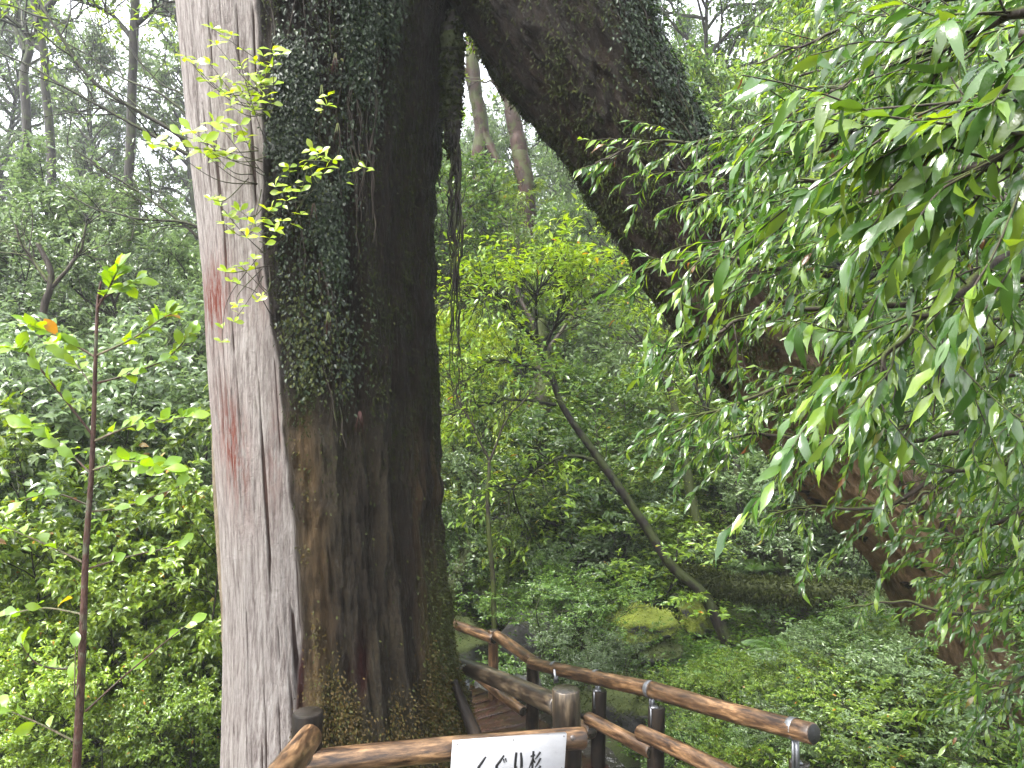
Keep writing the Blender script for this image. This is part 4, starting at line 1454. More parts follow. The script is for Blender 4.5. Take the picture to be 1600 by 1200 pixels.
def custom_tree(name, label, cat, trunk_pts, r0, r1, mat, branches=(), leafspec=None, seed=0, group=None, part='trunk', moss=None):
    P0 = at(*trunk_pts[0])
    g0 = float(ground_h(P0[0], P0[1]))
    P = stem_path(trunk_pts)
    if P0[2] > g0 and name != 'fallen_mossy_trunk':
        hgt = P0[2] - g0 + .15
        nd = max(3, int(hgt / .15))
        dn = P0[None] + np.linspace(1, 0, nd, endpoint=False)[:, None] * np.array((.06 * hgt, .1 * hgt, -hgt))[None]
        P = np.vstack((dn, P))
    r = np.random.default_rng(seed + 500)
    base = P[0]
    t = thing(name, label, cat, tuple(base), group)
    mb = MB()
    n = len(P)
    wob = .02 * (r0 / .1)
    P = P + np.stack([wob * fbm(np.arange(n) * .12, 0 * np.arange(n), seed + k * 3.3, 7 + k, 3) for k in range(3)], -1)
    R = np.linspace(r0, r1, n) * (1 + .10 * fbm(np.arange(n) * .13, 0 * np.arange(n), seed, 3, 3))
    R[:8] *= np.linspace(1.3, 1, 8)
    mb.tube(P, R, 12)
    link(part, mb.mesh(part, M[mat]), t, -Vector(base))
    if moss:
        nm = int(moss[1])
        id_ = r.integers(0, n, nm)
        th_ = rand_unit(nm, r)
        m2 = MB()
        m2.leaves(tpl_tri(.2 if moss[0] == 'moss_hair' else .4), P[id_] + th_ * (R[id_] * 1.0)[:, None] + r.normal(size=(nm, 3)) * .02, th_ + np.array((0, 0, -.5)) + rand_unit(nm, r) * .5, rand_unit(nm, r), moss[2])
        link('moss', m2.mesh('moss', M[moss[0]]), t, -Vector(base), 'stuff')
    lv = MB()
    for bi, br in enumerate(branches):
        BP = smooth_path([at(*p) for p in br['pts']], 24)
        BP = BP + np.stack([.03 * fbm(np.arange(24) * .3, 0 * np.arange(24), seed + bi * 5 + k, 17 + k, 2) for k in range(3)], -1) * np.linspace(0, 1, 24)[:, None]
        b2 = MB()
        rb = br.get('r', .02)
        b2.tube(BP, np.linspace(rb, rb * .3, 24), 6, False)
        tips = []
        for q in range(br.get('sub', 0)):
            k = int(r.integers(7, 24))
            dd = BP[min(k, 22) + 1] - BP[min(k, 22)]
            dd /= np.linalg.norm(dd)
            dd = dd + rand_unit(1, r)[0] * .9 + np.array((0, 0, br.get('up', .25)))
            ln = br.get('len', .5) * r.uniform(.5, 1.2)
            SPt, sd = branch_path(r, BP[k], dd, ln, 4, .25, 0)
            b2.tube(SPt, np.linspace(rb * .35, rb * .12, 5), 4, False)
            for w in range(3):
                SQ, sd2 = branch_path(r, SPt[2 + w % 3], sd + rand_unit(1, r)[0] * .8, ln * .5, 2, .2, 0)
                b2.tube(SQ, np.linspace(rb * .15, rb * .07, 3), 3, False)
                tips.append((SQ[-1], sd2))
        link('branch', b2.mesh('branch', M[mat if mat != 'bark_moss' else 'bark_twig']), t, -Vector(base))
        if leafspec and tips:
            size, per, tplx = leafspec['size'], leafspec['per'], leafspec['tpl']
            TPp = np.repeat(np.array([a for a, _ in tips]), per, 0)
            TDd = np.repeat(np.array([b for _, b in tips]), per, 0)
            m = len(TPp)
            lv.leaves(tplx, TPp + r.normal(size=(m, 3)) * size * .55, TDd * .5 + rand_unit(m, r) * np.array((1, 1, .4)) + np.array((0, 0, -.2)),
                      np.array((0, 0, 1.0)) + rand_unit(m, r) * .45, size * (.6 + .7 * r.random(m)))
    if lv.n:
        link('crown', lv.mesh('crown', M[leafspec['mat']]), t, -Vector(base), 'stuff')
    return t


# dark leaning tree in the middle
LS = dict(size=.10, per=9, tpl=tpl_mid(.38), mat='leaf_bright')
custom_tree('leaning_tree', 'dark slender tree leaning over the mossy ground beyond the arch', 'tree',
            [(1160, 1060, 9.4), (1130, 990, 9.5), (1095, 925, 9.6), (1050, 885, 9.7), (1000, 810, 9.8), (940, 722, 9.9), (885, 645, 10.0), (862, 590, 10.0), (842, 545, 10.0), (835, 480, 10.0)],
            .085, .026, 'bark_leaning',
            [dict(pts=[(935, 722, 9.9), (890, 712, 9.8), (840, 735, 9.6), (790, 775, 9.5)], r=.035, sub=16, len=.6),
             dict(pts=[(868, 632, 10), (820, 625, 9.8), (780, 628, 9.6), (720, 640, 9.5)], r=.03, sub=18, len=.6),
             dict(pts=[(862, 590, 10), (820, 570, 9.8), (770, 565, 9.6), (715, 600, 9.4)], r=.028, sub=22, len=.6),
             dict(pts=[(845, 560, 10), (870, 500, 9.8), (890, 450, 9.6)], r=.028, sub=26, len=.7),
             dict(pts=[(842, 540, 10), (800, 490, 9.7), (770, 460, 9.5), (730, 470, 9.3)], r=.028, sub=34, len=.7),
             dict(pts=[(838, 500, 10), (840, 460, 9.6), (860, 430, 9.4)], r=.024, sub=30, len=.7),
             dict(pts=[(880, 640, 10), (868, 580, 10.2), (875, 540, 10.3)], r=.02, sub=6, len=.4),
             dict(pts=[(842, 540, 10), (900, 480, 9.9), (960, 450, 9.8), (1000, 470, 9.7)], r=.024, sub=28, len=.7)],
            LS, 1)
# fallen / horizontal mossy trunk it grows from
custom_tree('fallen_mossy_trunk', 'shaggy moss-covered fallen trunk lying across the slope', 'fallen trunk',
            [(1420, 950, 9.0), (1330, 930, 9.2), (1230, 925, 9.4), (1130, 915, 9.7), (1065, 895, 9.8)], .17, .10, 'bark_moss', moss=('moss_hair', 14000, .075), seed=2)
custom_tree('mossy_tree', 'thick mossy upright trunk among the bushes beyond the stream', 'tree', [(858, 880, 12), (848, 790, 12), (840, 700, 12), (850, 600, 12.2), (842, 500, 12.4)], .20, .12, 'bark_moss',
            [dict(pts=[(842, 520, 12.4), (810, 460, 12.5), (800, 400, 12.6)], r=.05, sub=14, len=.8), dict(pts=[(846, 560, 12.3), (890, 500, 12.3), (930, 440, 12.4)], r=.05, sub=14, len=.8)],
            dict(size=.11, per=9, tpl=tpl_tri(.4), mat='leaf_mid'), 3, moss=('moss_dark', 1800, .05))
custom_tree('slanting_mossy_tree', 'moss-green slanting stem behind the leaning tree', 'tree', [(1118, 925, 10.4), (1090, 820, 10.6), (1070, 720, 10.8), (1050, 620, 11), (1030, 520, 11.2)], .09, .045, 'bark_moss',
            [dict(pts=[(1050, 620, 11), (1020, 560, 11), (980, 520, 11)], r=.03, sub=14, len=.7), dict(pts=[(1035, 540, 11.2), (1060, 480, 11.2), (1090, 430, 11.3)], r=.03, sub=14, len=.7)],
            dict(size=.10, per=9, tpl=tpl_tri(.4), mat='leaf_grey'), 4, moss=('moss_lime', 700, .03))
for k, (pts, r0, mat, lab) in enumerate((
        ([(1168, 900, 11), (1160, 820, 11), (1150, 700, 11.2), (1160, 560, 11.4)], .07, 'bark_grey', 'thin dark trunk behind the fallen trunk, nearest the leaning tree'),
        ([(1140, 905, 11.6), (1132, 820, 11.6), (1135, 700, 11.8)], .10, 'bark_grey', 'short dark trunk beside the mossy slanting stem'),
        ([(1228, 920, 10.4), (1222, 860, 10.4), (1215, 780, 10.6), (1222, 640, 10.8)], .07, 'bark_moss', 'mossy thin trunk rising behind the fallen trunk'),
        ([(772, 990, 8.6), (770, 900, 8.7), (762, 800, 8.8), (765, 720, 8.9)], .035, 'bark_moss', 'thin upright mossy stem behind the handrail corner post'))):
    custom_tree('slender_trunk', lab, 'tree', pts, r0, r0 * .6, mat,
                [dict(pts=[pts[-1], (pts[-1][0] + 30, pts[-1][1] - 70, pts[-1][2]), (pts[-1][0] + 70, pts[-1][1] - 110, pts[-1][2])], r=r0 * .5, sub=10, len=.7),
                 dict(pts=[pts[-1], (pts[-1][0] - 30, pts[-1][1] - 60, pts[-1][2]), (pts[-1][0] - 60, pts[-1][1] - 120, pts[-1][2])], r=r0 * .5, sub=10, len=.7)],
                dict(size=.10, per=8, tpl=tpl_tri(.4), mat='leaf_mid'), 20 + k)
# old logs left of the stream
custom_tree('mossy_log', 'bright mossy log sloping down behind the trunk foot', 'log', [(765, 935, 10.4), (752, 905, 10.5), (742, 880, 10.6)], .13, .08, 'bark_moss', moss=('moss_lime', 900, .035), seed=31)
custom_tree('mossy_log', 'dark mossy log leaning against the slope beside the giant trunk', 'log', [(690, 960, 9.6), (715, 900, 9.8), (735, 850, 10)], .16, .09, 'bark_moss', moss=('moss_dark', 1200, .04), seed=32)
# far trunks seen through the arch
custom_tree('gnarled_tree', 'gnarled mossy tree with forked reddish trunk seen high through the arch', 'tree', [(752, 300, 19), (748, 250, 19), (752, 195, 19), (742, 150, 19), (738, 100, 19), (735, 20, 19)], .28, .14, 'bark_red',
            [dict(pts=[(750, 200, 19), (772, 240, 18.8), (790, 275, 18.6)], r=.16), dict(pts=[(742, 150, 19), (725, 110, 19), (700, 90, 19)], r=.12, sub=10, len=1.4), dict(pts=[(738, 100, 19), (770, 60, 19), (800, 30, 19)], r=.1, sub=14, len=1.4)],
            dict(size=.2, per=8, tpl=tpl_tri(.4), mat='leaf_grey'), 41, moss=('moss_dark', 900, .07))
custom_tree('gnarled_tree', 'second mossy reddish trunk under the arch, close to the limb', 'tree', [(822, 280, 18), (812, 225, 18), (800, 170, 18), (790, 80, 18)], .26, .16, 'bark_red',
            [dict(pts=[(800, 170, 18), (770, 120, 18), (750, 80, 18)], r=.1, sub=10, len=1.2)], dict(size=.2, per=8, tpl=tpl_tri(.4), mat='leaf_bright'), 42, moss=('moss_dark', 700, .07))
custom_tree('mossy_log', 'golden mossy log slanting up the far slope under the arch', 'log', [(728, 345, 16), (745, 310, 16.3), (762, 285, 16.6)], .2, .14, 'bark_moss', moss=('moss_tuft', 1200, .06), seed=43)
# misty trunks, upper left
custom_tree('crooked_tree', 'dark crooked forked trunk against the white sky, upper left corner', 'tree', [(80, 330, 17), (78, 200, 17), (70, 130, 17), (66, 70, 17), (50, -20, 17), (40, -120, 17)], .13, .07, 'bark_grey',
            [dict(pts=[(68, 80, 17), (50, 65, 17), (30, 40, 16.8), (0, 20, 16.6)], r=.09, sub=12, len=1.5), dict(pts=[(60, 30, 17), (100, -20, 17), (130, -60, 17)], r=.09, sub=14, len=1.5)],
            dict(size=.2, per=9, tpl=tpl_tri(.4), mat='leaf_grey'), 51)
custom_tree('crooked_tree', 'pale misty trunk left of the forked dark one', 'tree', [(40, 330, 19), (42, 200, 19), (38, 120, 19), (45, 70, 19), (20, 0, 19), (0, -100, 19)], .14, .08, 'bark_grey',
            [dict(pts=[(40, 80, 19), (20, 40, 19), (-20, 20, 19)], r=.09, sub=12, len=1.6)], dict(size=.22, per=9, tpl=tpl_tri(.4), mat='leaf_grey'), 52)
custom_tree('straight_tree', 'straight misty trunk beside the pale bare wood', 'tree', [(196, 380, 15), (200, 330, 15), (205, 220, 15), (207, 120, 15), (212, 0, 15), (215, -150, 15)], .12, .08, 'bark_grey',
            [dict(pts=[(207, 60, 15), (170, 20, 15), (120, 0, 14.5)], r=.06, sub=22, len=1.4), dict(pts=[(210, 40, 15), (250, 10, 15), (290, 0, 14.5)], r=.06, sub=22, len=1.4), dict(pts=[(212, 0, 15), (170, -60, 15), (110, -60, 14.5)], r=.06, sub=18, len=1.4)],
            dict(size=.15, per=10, tpl=tpl_tri(.4), mat='leaf_bright'), 53)
# bare branches reaching out from behind the pale wood
custom_tree('bare_branched_tree', 'thin tree behind the pale wood with long bare branches reaching out', 'tree', [(372, 600, 8.6), (365, 420, 8.6), (350, 300, 8.6), (345, 200, 8.6), (350, 60, 8.6), (360, -60, 8.6)], .09, .05, 'bark_grey',
            [dict(pts=[(345, 260, 8.6), (270, 205, 8.5), (150, 130, 8.4), (85, 40, 8.3), (50, -20, 8.3)], r=.035, sub=8, len=.9),
             dict(pts=[(345, 270, 8.6), (240, 212, 8.5), (130, 150, 8.4), (0, 80, 8.3)], r=.03, sub=7, len=.8),
             dict(pts=[(350, 240, 8.6), (270, 160, 8.5), (190, 120, 8.6), (90, 60, 8.6)], r=.022, sub=7, len=.8),
             dict(pts=[(360, 420, 8.6), (280, 345, 8.5), (200, 290, 8.5), (100, 225, 8.4)], r=.025, sub=10, len=.7),
             dict(pts=[(362, 400, 8.6), (305, 352, 8.5), (200, 340, 8.4), (110, 310, 8.4)], r=.025, sub=10, len=.7),
             dict(pts=[(350, 190, 8.6), (290, 150, 8.5), (240, 120, 8.5), (150, 20, 8.4)], r=.018, sub=8, len=.8)],
            dict(size=.075, per=3, tpl=tpl_tri(.4), mat='leaf_grey'), 54)
custom_tree('bare_branched_tree', 'dark bare-branched shrub low in the mist on the far slope', 'tree', [(60, 560, 9), (70, 480, 9), (80, 430, 9), (60, 380, 9)], .06, .03, 'bark_twig',
            [dict(pts=[(75, 440, 9), (40, 390, 9), (20, 350, 9)], r=.03, sub=8, len=.6), dict(pts=[(72, 460, 9), (120, 400, 9), (135, 350, 9)], r=.03, sub=8, len=.6)], None, 55)

# ------------------------------------------------------------------ sapling, left
OBO = [build_mesh('leaf', *(lambda t: (t[0], [t[1]]))(tpl_big(100 + k, .42, False, 7, .25, .12)), [M['leaf_sapling']]) for k in range(5)]


def basis(p, D, Nr, s):
    D = Vector(D).normalized()
    X = D.cross(Vector(Nr)).normalized()
    Z = X.cross(D)
    m = Matrix((X, D, Z)).transposed().to_4x4()
    return Matrix.Translation(Vector(p)) @ m @ Matrix.Scale(s, 4)


def leaf_obj(me, p, D, Nr, s, root):
    o = bpy.data.objects.new('leaf', me)
    COL.objects.link(o)
    o.parent = root
    o.matrix_basis = basis(Vector(p) - root.location, D, Nr, s)
    return o


def sapling():
    SY = 3.6
    P = smooth_path([at(x, y, SY) for x, y in ((116, 1400), (120, 1200), (127, 1060), (131, 950), (135, 850), (143, 740), (147, 640), (150, 540), (153, 470), (158, 440))], 70)
    root = thing('sapling', 'young sapling with a thin reddish stem and big fresh leaves', 'sapling', tuple(P[0]))
    mb = MB()
    mb.tube(P, np.linspace(.022, .005, 70) * (1 + .06 * fbm(np.arange(70) * .8, 0 * np.arange(70), 1, 2)), 9)
    link('stem', mb.mesh('stem', M['bark_sapling']), root, -root.location)
    r = np.random.default_rng(77)
    brs = [([(153, 480), (170, 450), (185, 420)], -.05, 10, .012), ([(155, 470), (190, 450), (212, 440)], .05, 7, .01),
           ([(149, 558), (100, 530), (40, 505)], -.1, 13, .012), ([(150, 556), (205, 530), (250, 500), (268, 490)], .0, 14, .012), ([(147, 600), (200, 585), (260, 560), (300, 520)], .1, 15, .012),
           ([(145, 680), (90, 610), (40, 550), (20, 545)], -.15, 13, .013), ([(148, 610), (120, 570), (90, 540)], .2, 8, .008), ([(145, 690), (210, 665), (300, 650)], .0, 14, .013),
           ([(142, 740), (90, 690), (40, 660)], .15, 13, .01), ([(143, 735), (200, 720), (260, 735)], -.2, 13, .01), ([(140, 790), (80, 770), (20, 790)], -.1, 13, .01), ([(139, 800), (200, 790), (280, 760)], .15, 14, .01),
           ([(133, 880), (70, 850), (0, 820)], -.05, 13, .012), ([(133, 890), (200, 870), (290, 850)], .1, 11, .01), ([(131, 960), (70, 950), (10, 960)], .1, 10, .01),
           ([(130, 1042), (90, 1045), (55, 1035), (32, 1005)], -.1, 10, .012), ([(133, 1112), (190, 1060), (250, 1010), (300, 970)], .1, 9, .010), ([(120, 1160), (60, 1130), (0, 1105)], -.1, 10, .011), ([(128, 1050), (117, 1090), (118, 1010)], -.08, 4, .008)]
    for pts, dy, nl, rb in brs:
        n = len(pts)
        BP = smooth_path([at(x, y, SY + dy * k / (n - 1)) for k, (x, y) in enumerate(pts)], 24)
        b2 = MB()
        b2.tube(BP, np.linspace(rb * .55, .0025, 24), 5, False)
        link('branch', b2.mesh('branch', M['branch_light'] if r.random() < .5 else M['bark_sapling']), root, -root.location)
        nl = int(nl * (1.8 if pts[0][1] < 760 else .6))
        for q in range(nl):
            f = 1 - (q / nl) ** 1.4 * .8
            k = min(int(f * 23), 22)
            dd = BP[k + 1] - BP[k]
            dd /= np.linalg.norm(dd)
            ln = r.uniform(.075, .12)
            side = np.cross(dd, (0, 0, 1)) * (1 if q % 2 else -1)
            D = dd * (.9 if q < 3 else .5) + side * (.2 if q == 0 else .9) + np.array((0, 0, r.uniform(.0, .5))) + r.normal(size=3) * .2
            leaf_obj(OBO[r.integers(5)], BP[k], D, np.array((0, -.8, .7)) + r.normal(size=3) * .45, ln, root)
    return root


sapling()

# ------------------------------------------------------------------ yellow-green shrubs growing on the cedar
FRE = [build_mesh('leaf', *(lambda t: (t[0], [t[1]]))(tpl_big(200 + k, .4, False, 5, .3, .12)), [M['leaf_fresh']]) for k in range(4)]


def epiphyte(label, rootpx, tips, size, per=7, Yr=4.12):
    size *= .9
    per = min(per + 2, 8)
    rp = at(rootpx[0], rootpx[1], Yr)
    root = thing('epiphyte_shrub', label, 'shrub', tuple(rp))
    r = np.random.default_rng(int(rootpx[0] + rootpx[1]))
    for (x, y) in tips:
        dy = r.uniform(-.42, -.15)
        tip = at(x, y, Yr + dy)
        r0_ = rp + np.array((r.normal() * .04, .03, r.normal() * .11))
        mid = (r0_ * .6 + tip * .4) + np.array((r.normal() * .03, -.06, -.05 + r.normal() * .04))
        BP = smooth_path([r0_, mid, tip], 14)
        mb = MB()
        mb.tube(BP, np.linspace(.0035, .0012, 14), 4, False)
        link('twig', mb.mesh('twig', M['bark_twig']), root, -root.location)
        a0 = r.uniform(0, 6)
        for k in range(per):
            a = a0 + k * 2.4
            D = np.array((math.cos(a), math.sin(a) * .6, r.uniform(-.1, .9)))
            base = BP[-1] if k < 4 else (BP[-3] if k < 6 else BP[-5])
            leaf_obj(FRE[r.integers(4)], base, D, np.array((0, -.8, .7)) + r.normal(size=3) * .4, size * r.uniform(.8, 1.35), root)


epiphyte('yellow-green leafy twigs sprouting highest on the cedar trunk', (425, 165), [(332, 45), (362, 55), (338, 70), (425, 78), (290, 88), (328, 100), (302, 100), (398, 100), (412, 88), (365, 130), (380, 108), (330, 128), (345, 150), (392, 148), (360, 165), (405, 130), (440, 85), (378, 145), (415, 150), (395, 172)], .062)
epiphyte('broader yellow-green sprig reaching left across the pale wood', (412, 268), [(238, 225), (265, 232), (285, 212), (300, 205), (318, 222), (335, 195), (330, 240), (350, 205), (375, 195), (318, 240)], .085, 5)
epiphyte('small yellow-green tuft beside the dark creeper mat', (470, 290), [(452, 262), (500, 240), (520, 250), (430, 292), (470, 300), (485, 262), (445, 300), (510, 262), (490, 235)], .06, 5, 4.08)
epiphyte('low straggling sprigs at the bark edge under the tuft', (405, 330), [(330, 312), (345, 322), (360, 340), (398, 350), (430, 362), (350, 350), (375, 330), (420, 330), (385, 372), (440, 345), (470, 335)], .055, 5, 4.1)
epiphyte('lowest thin sprigs hanging over the pale wood', (412, 440), [(352, 425), (376, 415), (372, 480), (365, 503), (362, 440), (396, 405), (402, 470), (347, 535)], .05, 4, 4.1)
epiphyte('single tiny seedling in the middle of the dark trunk', (560, 280), [(552, 268), (572, 262)], .05, 3, 4.05)
epiphyte('narrow-leaved grassy seedling on the dark trunk', (505, 225), [(510, 165), (512, 150)], .06, 3, 4.05)

# ------------------------------------------------------------------ glossy oak, right foreground
OAK = [build_mesh('leaf', *(lambda t: (t[0], [t[1]]))(tpl_big(300 + k, .25 + .02 * (k % 3), True, 12, .25 + .13 * (k % 4), .13)), [M['leaf_oak']]) for k in range(8)]
OAKT = [tpl_big(340 + k, .25 + .02 * (k % 3), True, 6, .25 + .15 * k, .13) for k in range(4)]


def oak():
    root = thing('glossy_oak_tree', 'wet glossy evergreen oak with long drooping drip-tipped leaves', 'tree', (2.9, 2.4, -2.0))
    r = np.random.default_rng(909)
    TP = smooth_path([(2.9, 2.4, -2.1), (2.85, 2.35, -1.0), (2.7, 2.3, .2), (2.75, 2.3, 1.4), (2.6, 2.2, 2.4)], 40)
    mb = MB()
    mb.tube(TP, np.linspace(.16, .08, 40), 14)
    link('trunk', mb.mesh('trunk', M['bark_grey']), root, -root.location)
    # main branches: px path (right to left), depths, number of twigs, leaf size
    B = [([(1750, -120), (1600, -60), (1420, -30), (1200, -10)], (2.2, 2.6, 3.0, 3.2), 20, .09),
         ([(1700, 60), (1560, 60), (1420, 90), (1290, 150), (1210, 190)], (1.7, 1.8, 2.0, 2.2, 2.3), 24, .09),
         ([(1750, 120), (1640, 110), (1560, 150), (1480, 200)], (1.2, 1.2, 1.2, 1.25), 9, .10),
         ([(1750, 210), (1640, 200), (1570, 240), (1510, 290)], (1.15, 1.15, 1.2, 1.25), 9, .10),
         ([(1700, 40), (1600, 20), (1520, 50), (1440, 110)], (1.4, 1.4, 1.45, 1.5), 9, .10),
         ([(1720, 280), (1560, 262), (1400, 290), (1260, 330), (1130, 400)], (1.7, 1.8, 1.9, 2.0, 2.1), 24, .095),
         ([(1720, 230), (1500, 200), (1300, 190), (1150, 215), (1020, 225), (930, 255)], (2.5, 2.7, 2.9, 3.0, 3.0, 3.0), 26, .09),
         ([(1720, 385), (1580, 372), (1440, 400), (1300, 430), (1120, 400), (1000, 425)], (2.0, 2.0, 2.0, 2.1, 2.2, 2.2), 28, .095),
         ([(1720, 330), (1500, 300), (1300, 280), (1180, 300), (1060, 320)], (2.3, 2.4, 2.5, 2.6, 2.6), 24, .09),
         ([(1700, 350), (1560, 410), (1500, 460), (1440, 500), (1390, 560), (1370, 640)], (1.9, 1.8, 1.7, 1.65, 1.6, 1.6), 12, .10),
         ([(1720, 420), (1560, 440), (1380, 480), (1200, 490), (1100, 530), (1010, 560)], (2.3, 2.3, 2.3, 2.4, 2.4, 2.4), 24, .095),
         ([(1720, 560), (1560, 590), (1400, 610), (1250, 600), (1120, 640), (1060, 680)], (2.9, 2.9, 2.8, 2.8, 2.8, 2.8), 26, .09),
         ([(1720, 620), (1560, 660), (1420, 690), (1300, 690), (1170, 680), (1080, 700)], (3.0, 3.0, 3.0, 3.0, 3.0, 3.0), 26, .09),
         ([(1720, 700), (1600, 720), (1480, 740), (1380, 790), (1280, 790), (1210, 800)], (2.8, 2.8, 2.8, 2.9, 3.0, 3.0), 24, .09),
         ([(1720, 780), (1600, 800), (1500, 840), (1440, 860)], (2.6, 2.6, 2.7, 2.8), 20, .09),
         ([(1720, 880), (1620, 890), (1540, 900), (1500, 950)], (2.6, 2.6, 2.7, 2.8), 18, .09),
         ([(1720, 950), (1620, 950), (1500, 960), (1400, 940), (1320, 950)], (3.3, 3.3, 3.4, 3.5, 3.6), 20, .085),
         ([(1720, 1040), (1640, 1040), (1570, 1080), (1540, 1110)], (3.0, 3.0, 3.0, 3.0), 12, .085),
         ([(1720, 500), (1600, 520), (1500, 560), (1440, 640), (1400, 680)], (2.2, 2.2, 2.2, 2.2, 2.2), 16, .095),
         ([(1720, 150), (1600, 150), (1450, 170), (1330, 210), (1240, 260)], (2.0, 2.0, 2.1, 2.2, 2.2), 22, .09),
         ([(1720, -30), (1560, -10), (1400, 20), (1280, 60), (1180, 100)], (2.6, 2.7, 2.8, 2.9, 3.0), 22, .085),
         ([(1720, 640), (1660, 660), (1600, 690), (1560, 740)], (2.0, 2.0, 2.0, 2.0), 10, .095),
         ([(1720, 470), (1560, 500), (1420, 560), (1300, 590), (1200, 640), (1130, 660)], (3.3, 3.3, 3.4, 3.4, 3.5, 3.5), 24, .09),
         ([(1720, 680), (1560, 720), (1450, 770), (1380, 800)], (3.4, 3.5, 3.6, 3.6), 20, .09),
         ([(1720, 830), (1600, 860), (1520, 900), (1450, 920)], (3.5, 3.6, 3.7, 3.8), 18, .09),
         ([(1720, 330), (1560, 350), (1400, 350), (1260, 390), (1150, 450)], (3.0, 3.0, 3.1, 3.2, 3.3), 24, .09),
         ([(1720, 20), (1560, 60), (1400, 70), (1250, 120), (1130, 150)], (3.4, 3.4, 3.5, 3.6, 3.6), 24, .09)]
    LV = []      # (pos, dir, nrm, size, shown size)
    for bi, (pts, ys, ntw, size) in enumerate(B):
        BP = smooth_path([at(x, y, d_) for (x, y), d_ in zip(pts, ys)], 60)
        # join the off-frame end to the trunk
        tz = float(np.clip(BP[0][2] - .35, -1.9, 2.2))
        k0 = int(np.argmin(np.abs(TP[:, 2] - tz)))
        BPj = smooth_path(np.vstack((TP[k0][None], (TP[k0] + BP[0]) [None] / 2 + np.array((0, 0, .1)), BP[0:1], BP[10:11])), 20)[:-1]
        allp = np.vstack((BPj[:14], BP))
        nb_ = len(allp)
        allp = allp + np.stack([.015 * fbm(np.arange(nb_) * .2, 0 * np.arange(nb_), bi * 3 + k, 55 + k, 2) for k in range(3)], -1)
        mb = MB()
        mb.tube(allp, np.linspace(.018, .0035, nb_), 7, False)
        BP = allp[14:]
        ntw = int(ntw * 2.0)
        for q in range(ntw):
            f = (q + r.random() * .8) / ntw
            k = min(int(f * 58), 58)
            qx, qy = to_px(BP[k])
            if (qx < 1210 and qy < 620 and r.random() < .42) or (1290 < qx < 1570 and 740 < qy < 1000 and r.random() < .68) or (1290 < qx < 1500 and qy >= 1000 and r.random() < .5):
                continue
            dd = BP[k + 1] - BP[k]
            dd /= np.linalg.norm(dd)
            ln = size * r.uniform(2.0, 5.5) * (1.0 if f < .85 else .6)
            side = np.cross(dd, (0, 0, 1)) * (1 if q % 2 else -1)
            d0 = dd * .6 + side * r.uniform(.0, 1.3) + np.array((-.25, 0, r.uniform(-.6, .55)))
            TW, td = branch_path(r, BP[k], d0, ln, 6, .2, -.10)
            TWs = smooth_path(TW, 14)
            mb.tube(TWs, np.linspace(.0028, .0012, 14), 4, False)
            nl = int(ln / size * 3.9) + 4
            szf = .8 if ys[-1] < 1.8 else .64
            for m in range(nl):
                g = 1 - (m / nl) * .8
                i = min(int(g * 12), 12)
                t1 = TWs[i + 1] - TWs[i]
                t1 /= np.linalg.norm(t1)
                sd = np.cross(t1, (0, 0, 1))
                sd /= np.linalg.norm(sd) + 1e-6
                D = t1 * .7 + sd * (.6 if m % 2 else -.6) * r.uniform(.2, 1.0) + np.array((-.35, -.05, -.42 + r.normal() * .28)) + r.normal(size=3) * .2
                nr = np.array((-.1, -.35, 1.0)) + r.normal(size=3) * .5
                s = size * szf * r.uniform(.6, 1.3)
                LV.append((TWs[i], D, nr, s))
        link('branch', mb.mesh('branch', M['bark_twig']), root, -root.location)
    shown = []
    for p, D, nr, s in LV:
        x, y = to_px(p)
        ins = -40 < x < 1640 and -40 < y < 1240
        shown.append(s / p[1] if ins else 0)
    order = np.argsort(-np.array(shown))
    for i in order[:300]:
        p, D, nr, s = LV[i]
        leaf_obj(OAK[r.integers(8)], p, D, nr, s, root)
    rest = order[300:]
    mb = MB()
    for k in range(4):
        sel = [LV[i] for i in rest[k::4]]
        mb.leaves(OAKT[k], np.array([a[0] for a in sel]), np.array([a[1] for a in sel]), np.array([a[2] for a in sel]), np.array([a[3] for a in sel]))
    link('foliage', mb.mesh('foliage', M['leaf_oak']), root, -root.location, 'stuff')
    return root


oak()

# ------------------------------------------------------------------ railings
def log_mesh(name, length, r0, r1, mats, seed=0, bev=.006, n=28, seg=26):
    zs = np.concatenate(([0, bev * .4, bev], np.linspace(bev, length - bev, seg)[1:-1], [length - bev, length - bev * .4, length]))
    th = np.linspace(0, 2 * math.pi, n, endpoint=False)
    A, Z = np.meshgrid(th, zs)
    R = r0 + (r1 - r0) * Z / length
    R = R * (1 + .05 * fbm(np.cos(A) * 1.2, np.sin(A) * 1.2, Z * 3 + seed * 5, seed, 3))
    prof = np.ones(len(zs))
    prof[0] = prof[-1] = 1 - bev / r0
    prof[1] = prof[-2] = 1 - bev / r0 * .35
    R = R * prof[:, None]
    bow = .012 * np.sin(math.pi * Z / length) * length * math.sin(seed)
    V = np.stack((R * np.cos(A) + bow, R * np.sin(A), Z), -1).reshape(-1, 3)
    m = len(zs)
    i, j = np.meshgrid(np.arange(m - 1), np.arange(n), indexing='ij')
    j2 = (j + 1) % n
    F = np.stack((i * n + j, i * n + j2, (i + 1) * n + j2, (i + 1) * n + j), -1).reshape(-1, 4)
    V = np.vstack((V, [(0, 0, 0), (0, 0, length)]))
    jj = np.arange(n)
    T = np.vstack((np.stack((jj, np.full(n, m * n), (jj + 1) % n), -1), np.stack(((m - 1) * n + (jj + 1) % n, np.full(n, m * n + 1), (m - 1) * n + jj), -1)))
    mi = np.concatenate((np.zeros(len(F)), np.ones(len(T)))).astype(int)
    # bevel rings next to the caps are bark too
    me = build_mesh(name, V, [F, T], mats, True, mi)
    return me


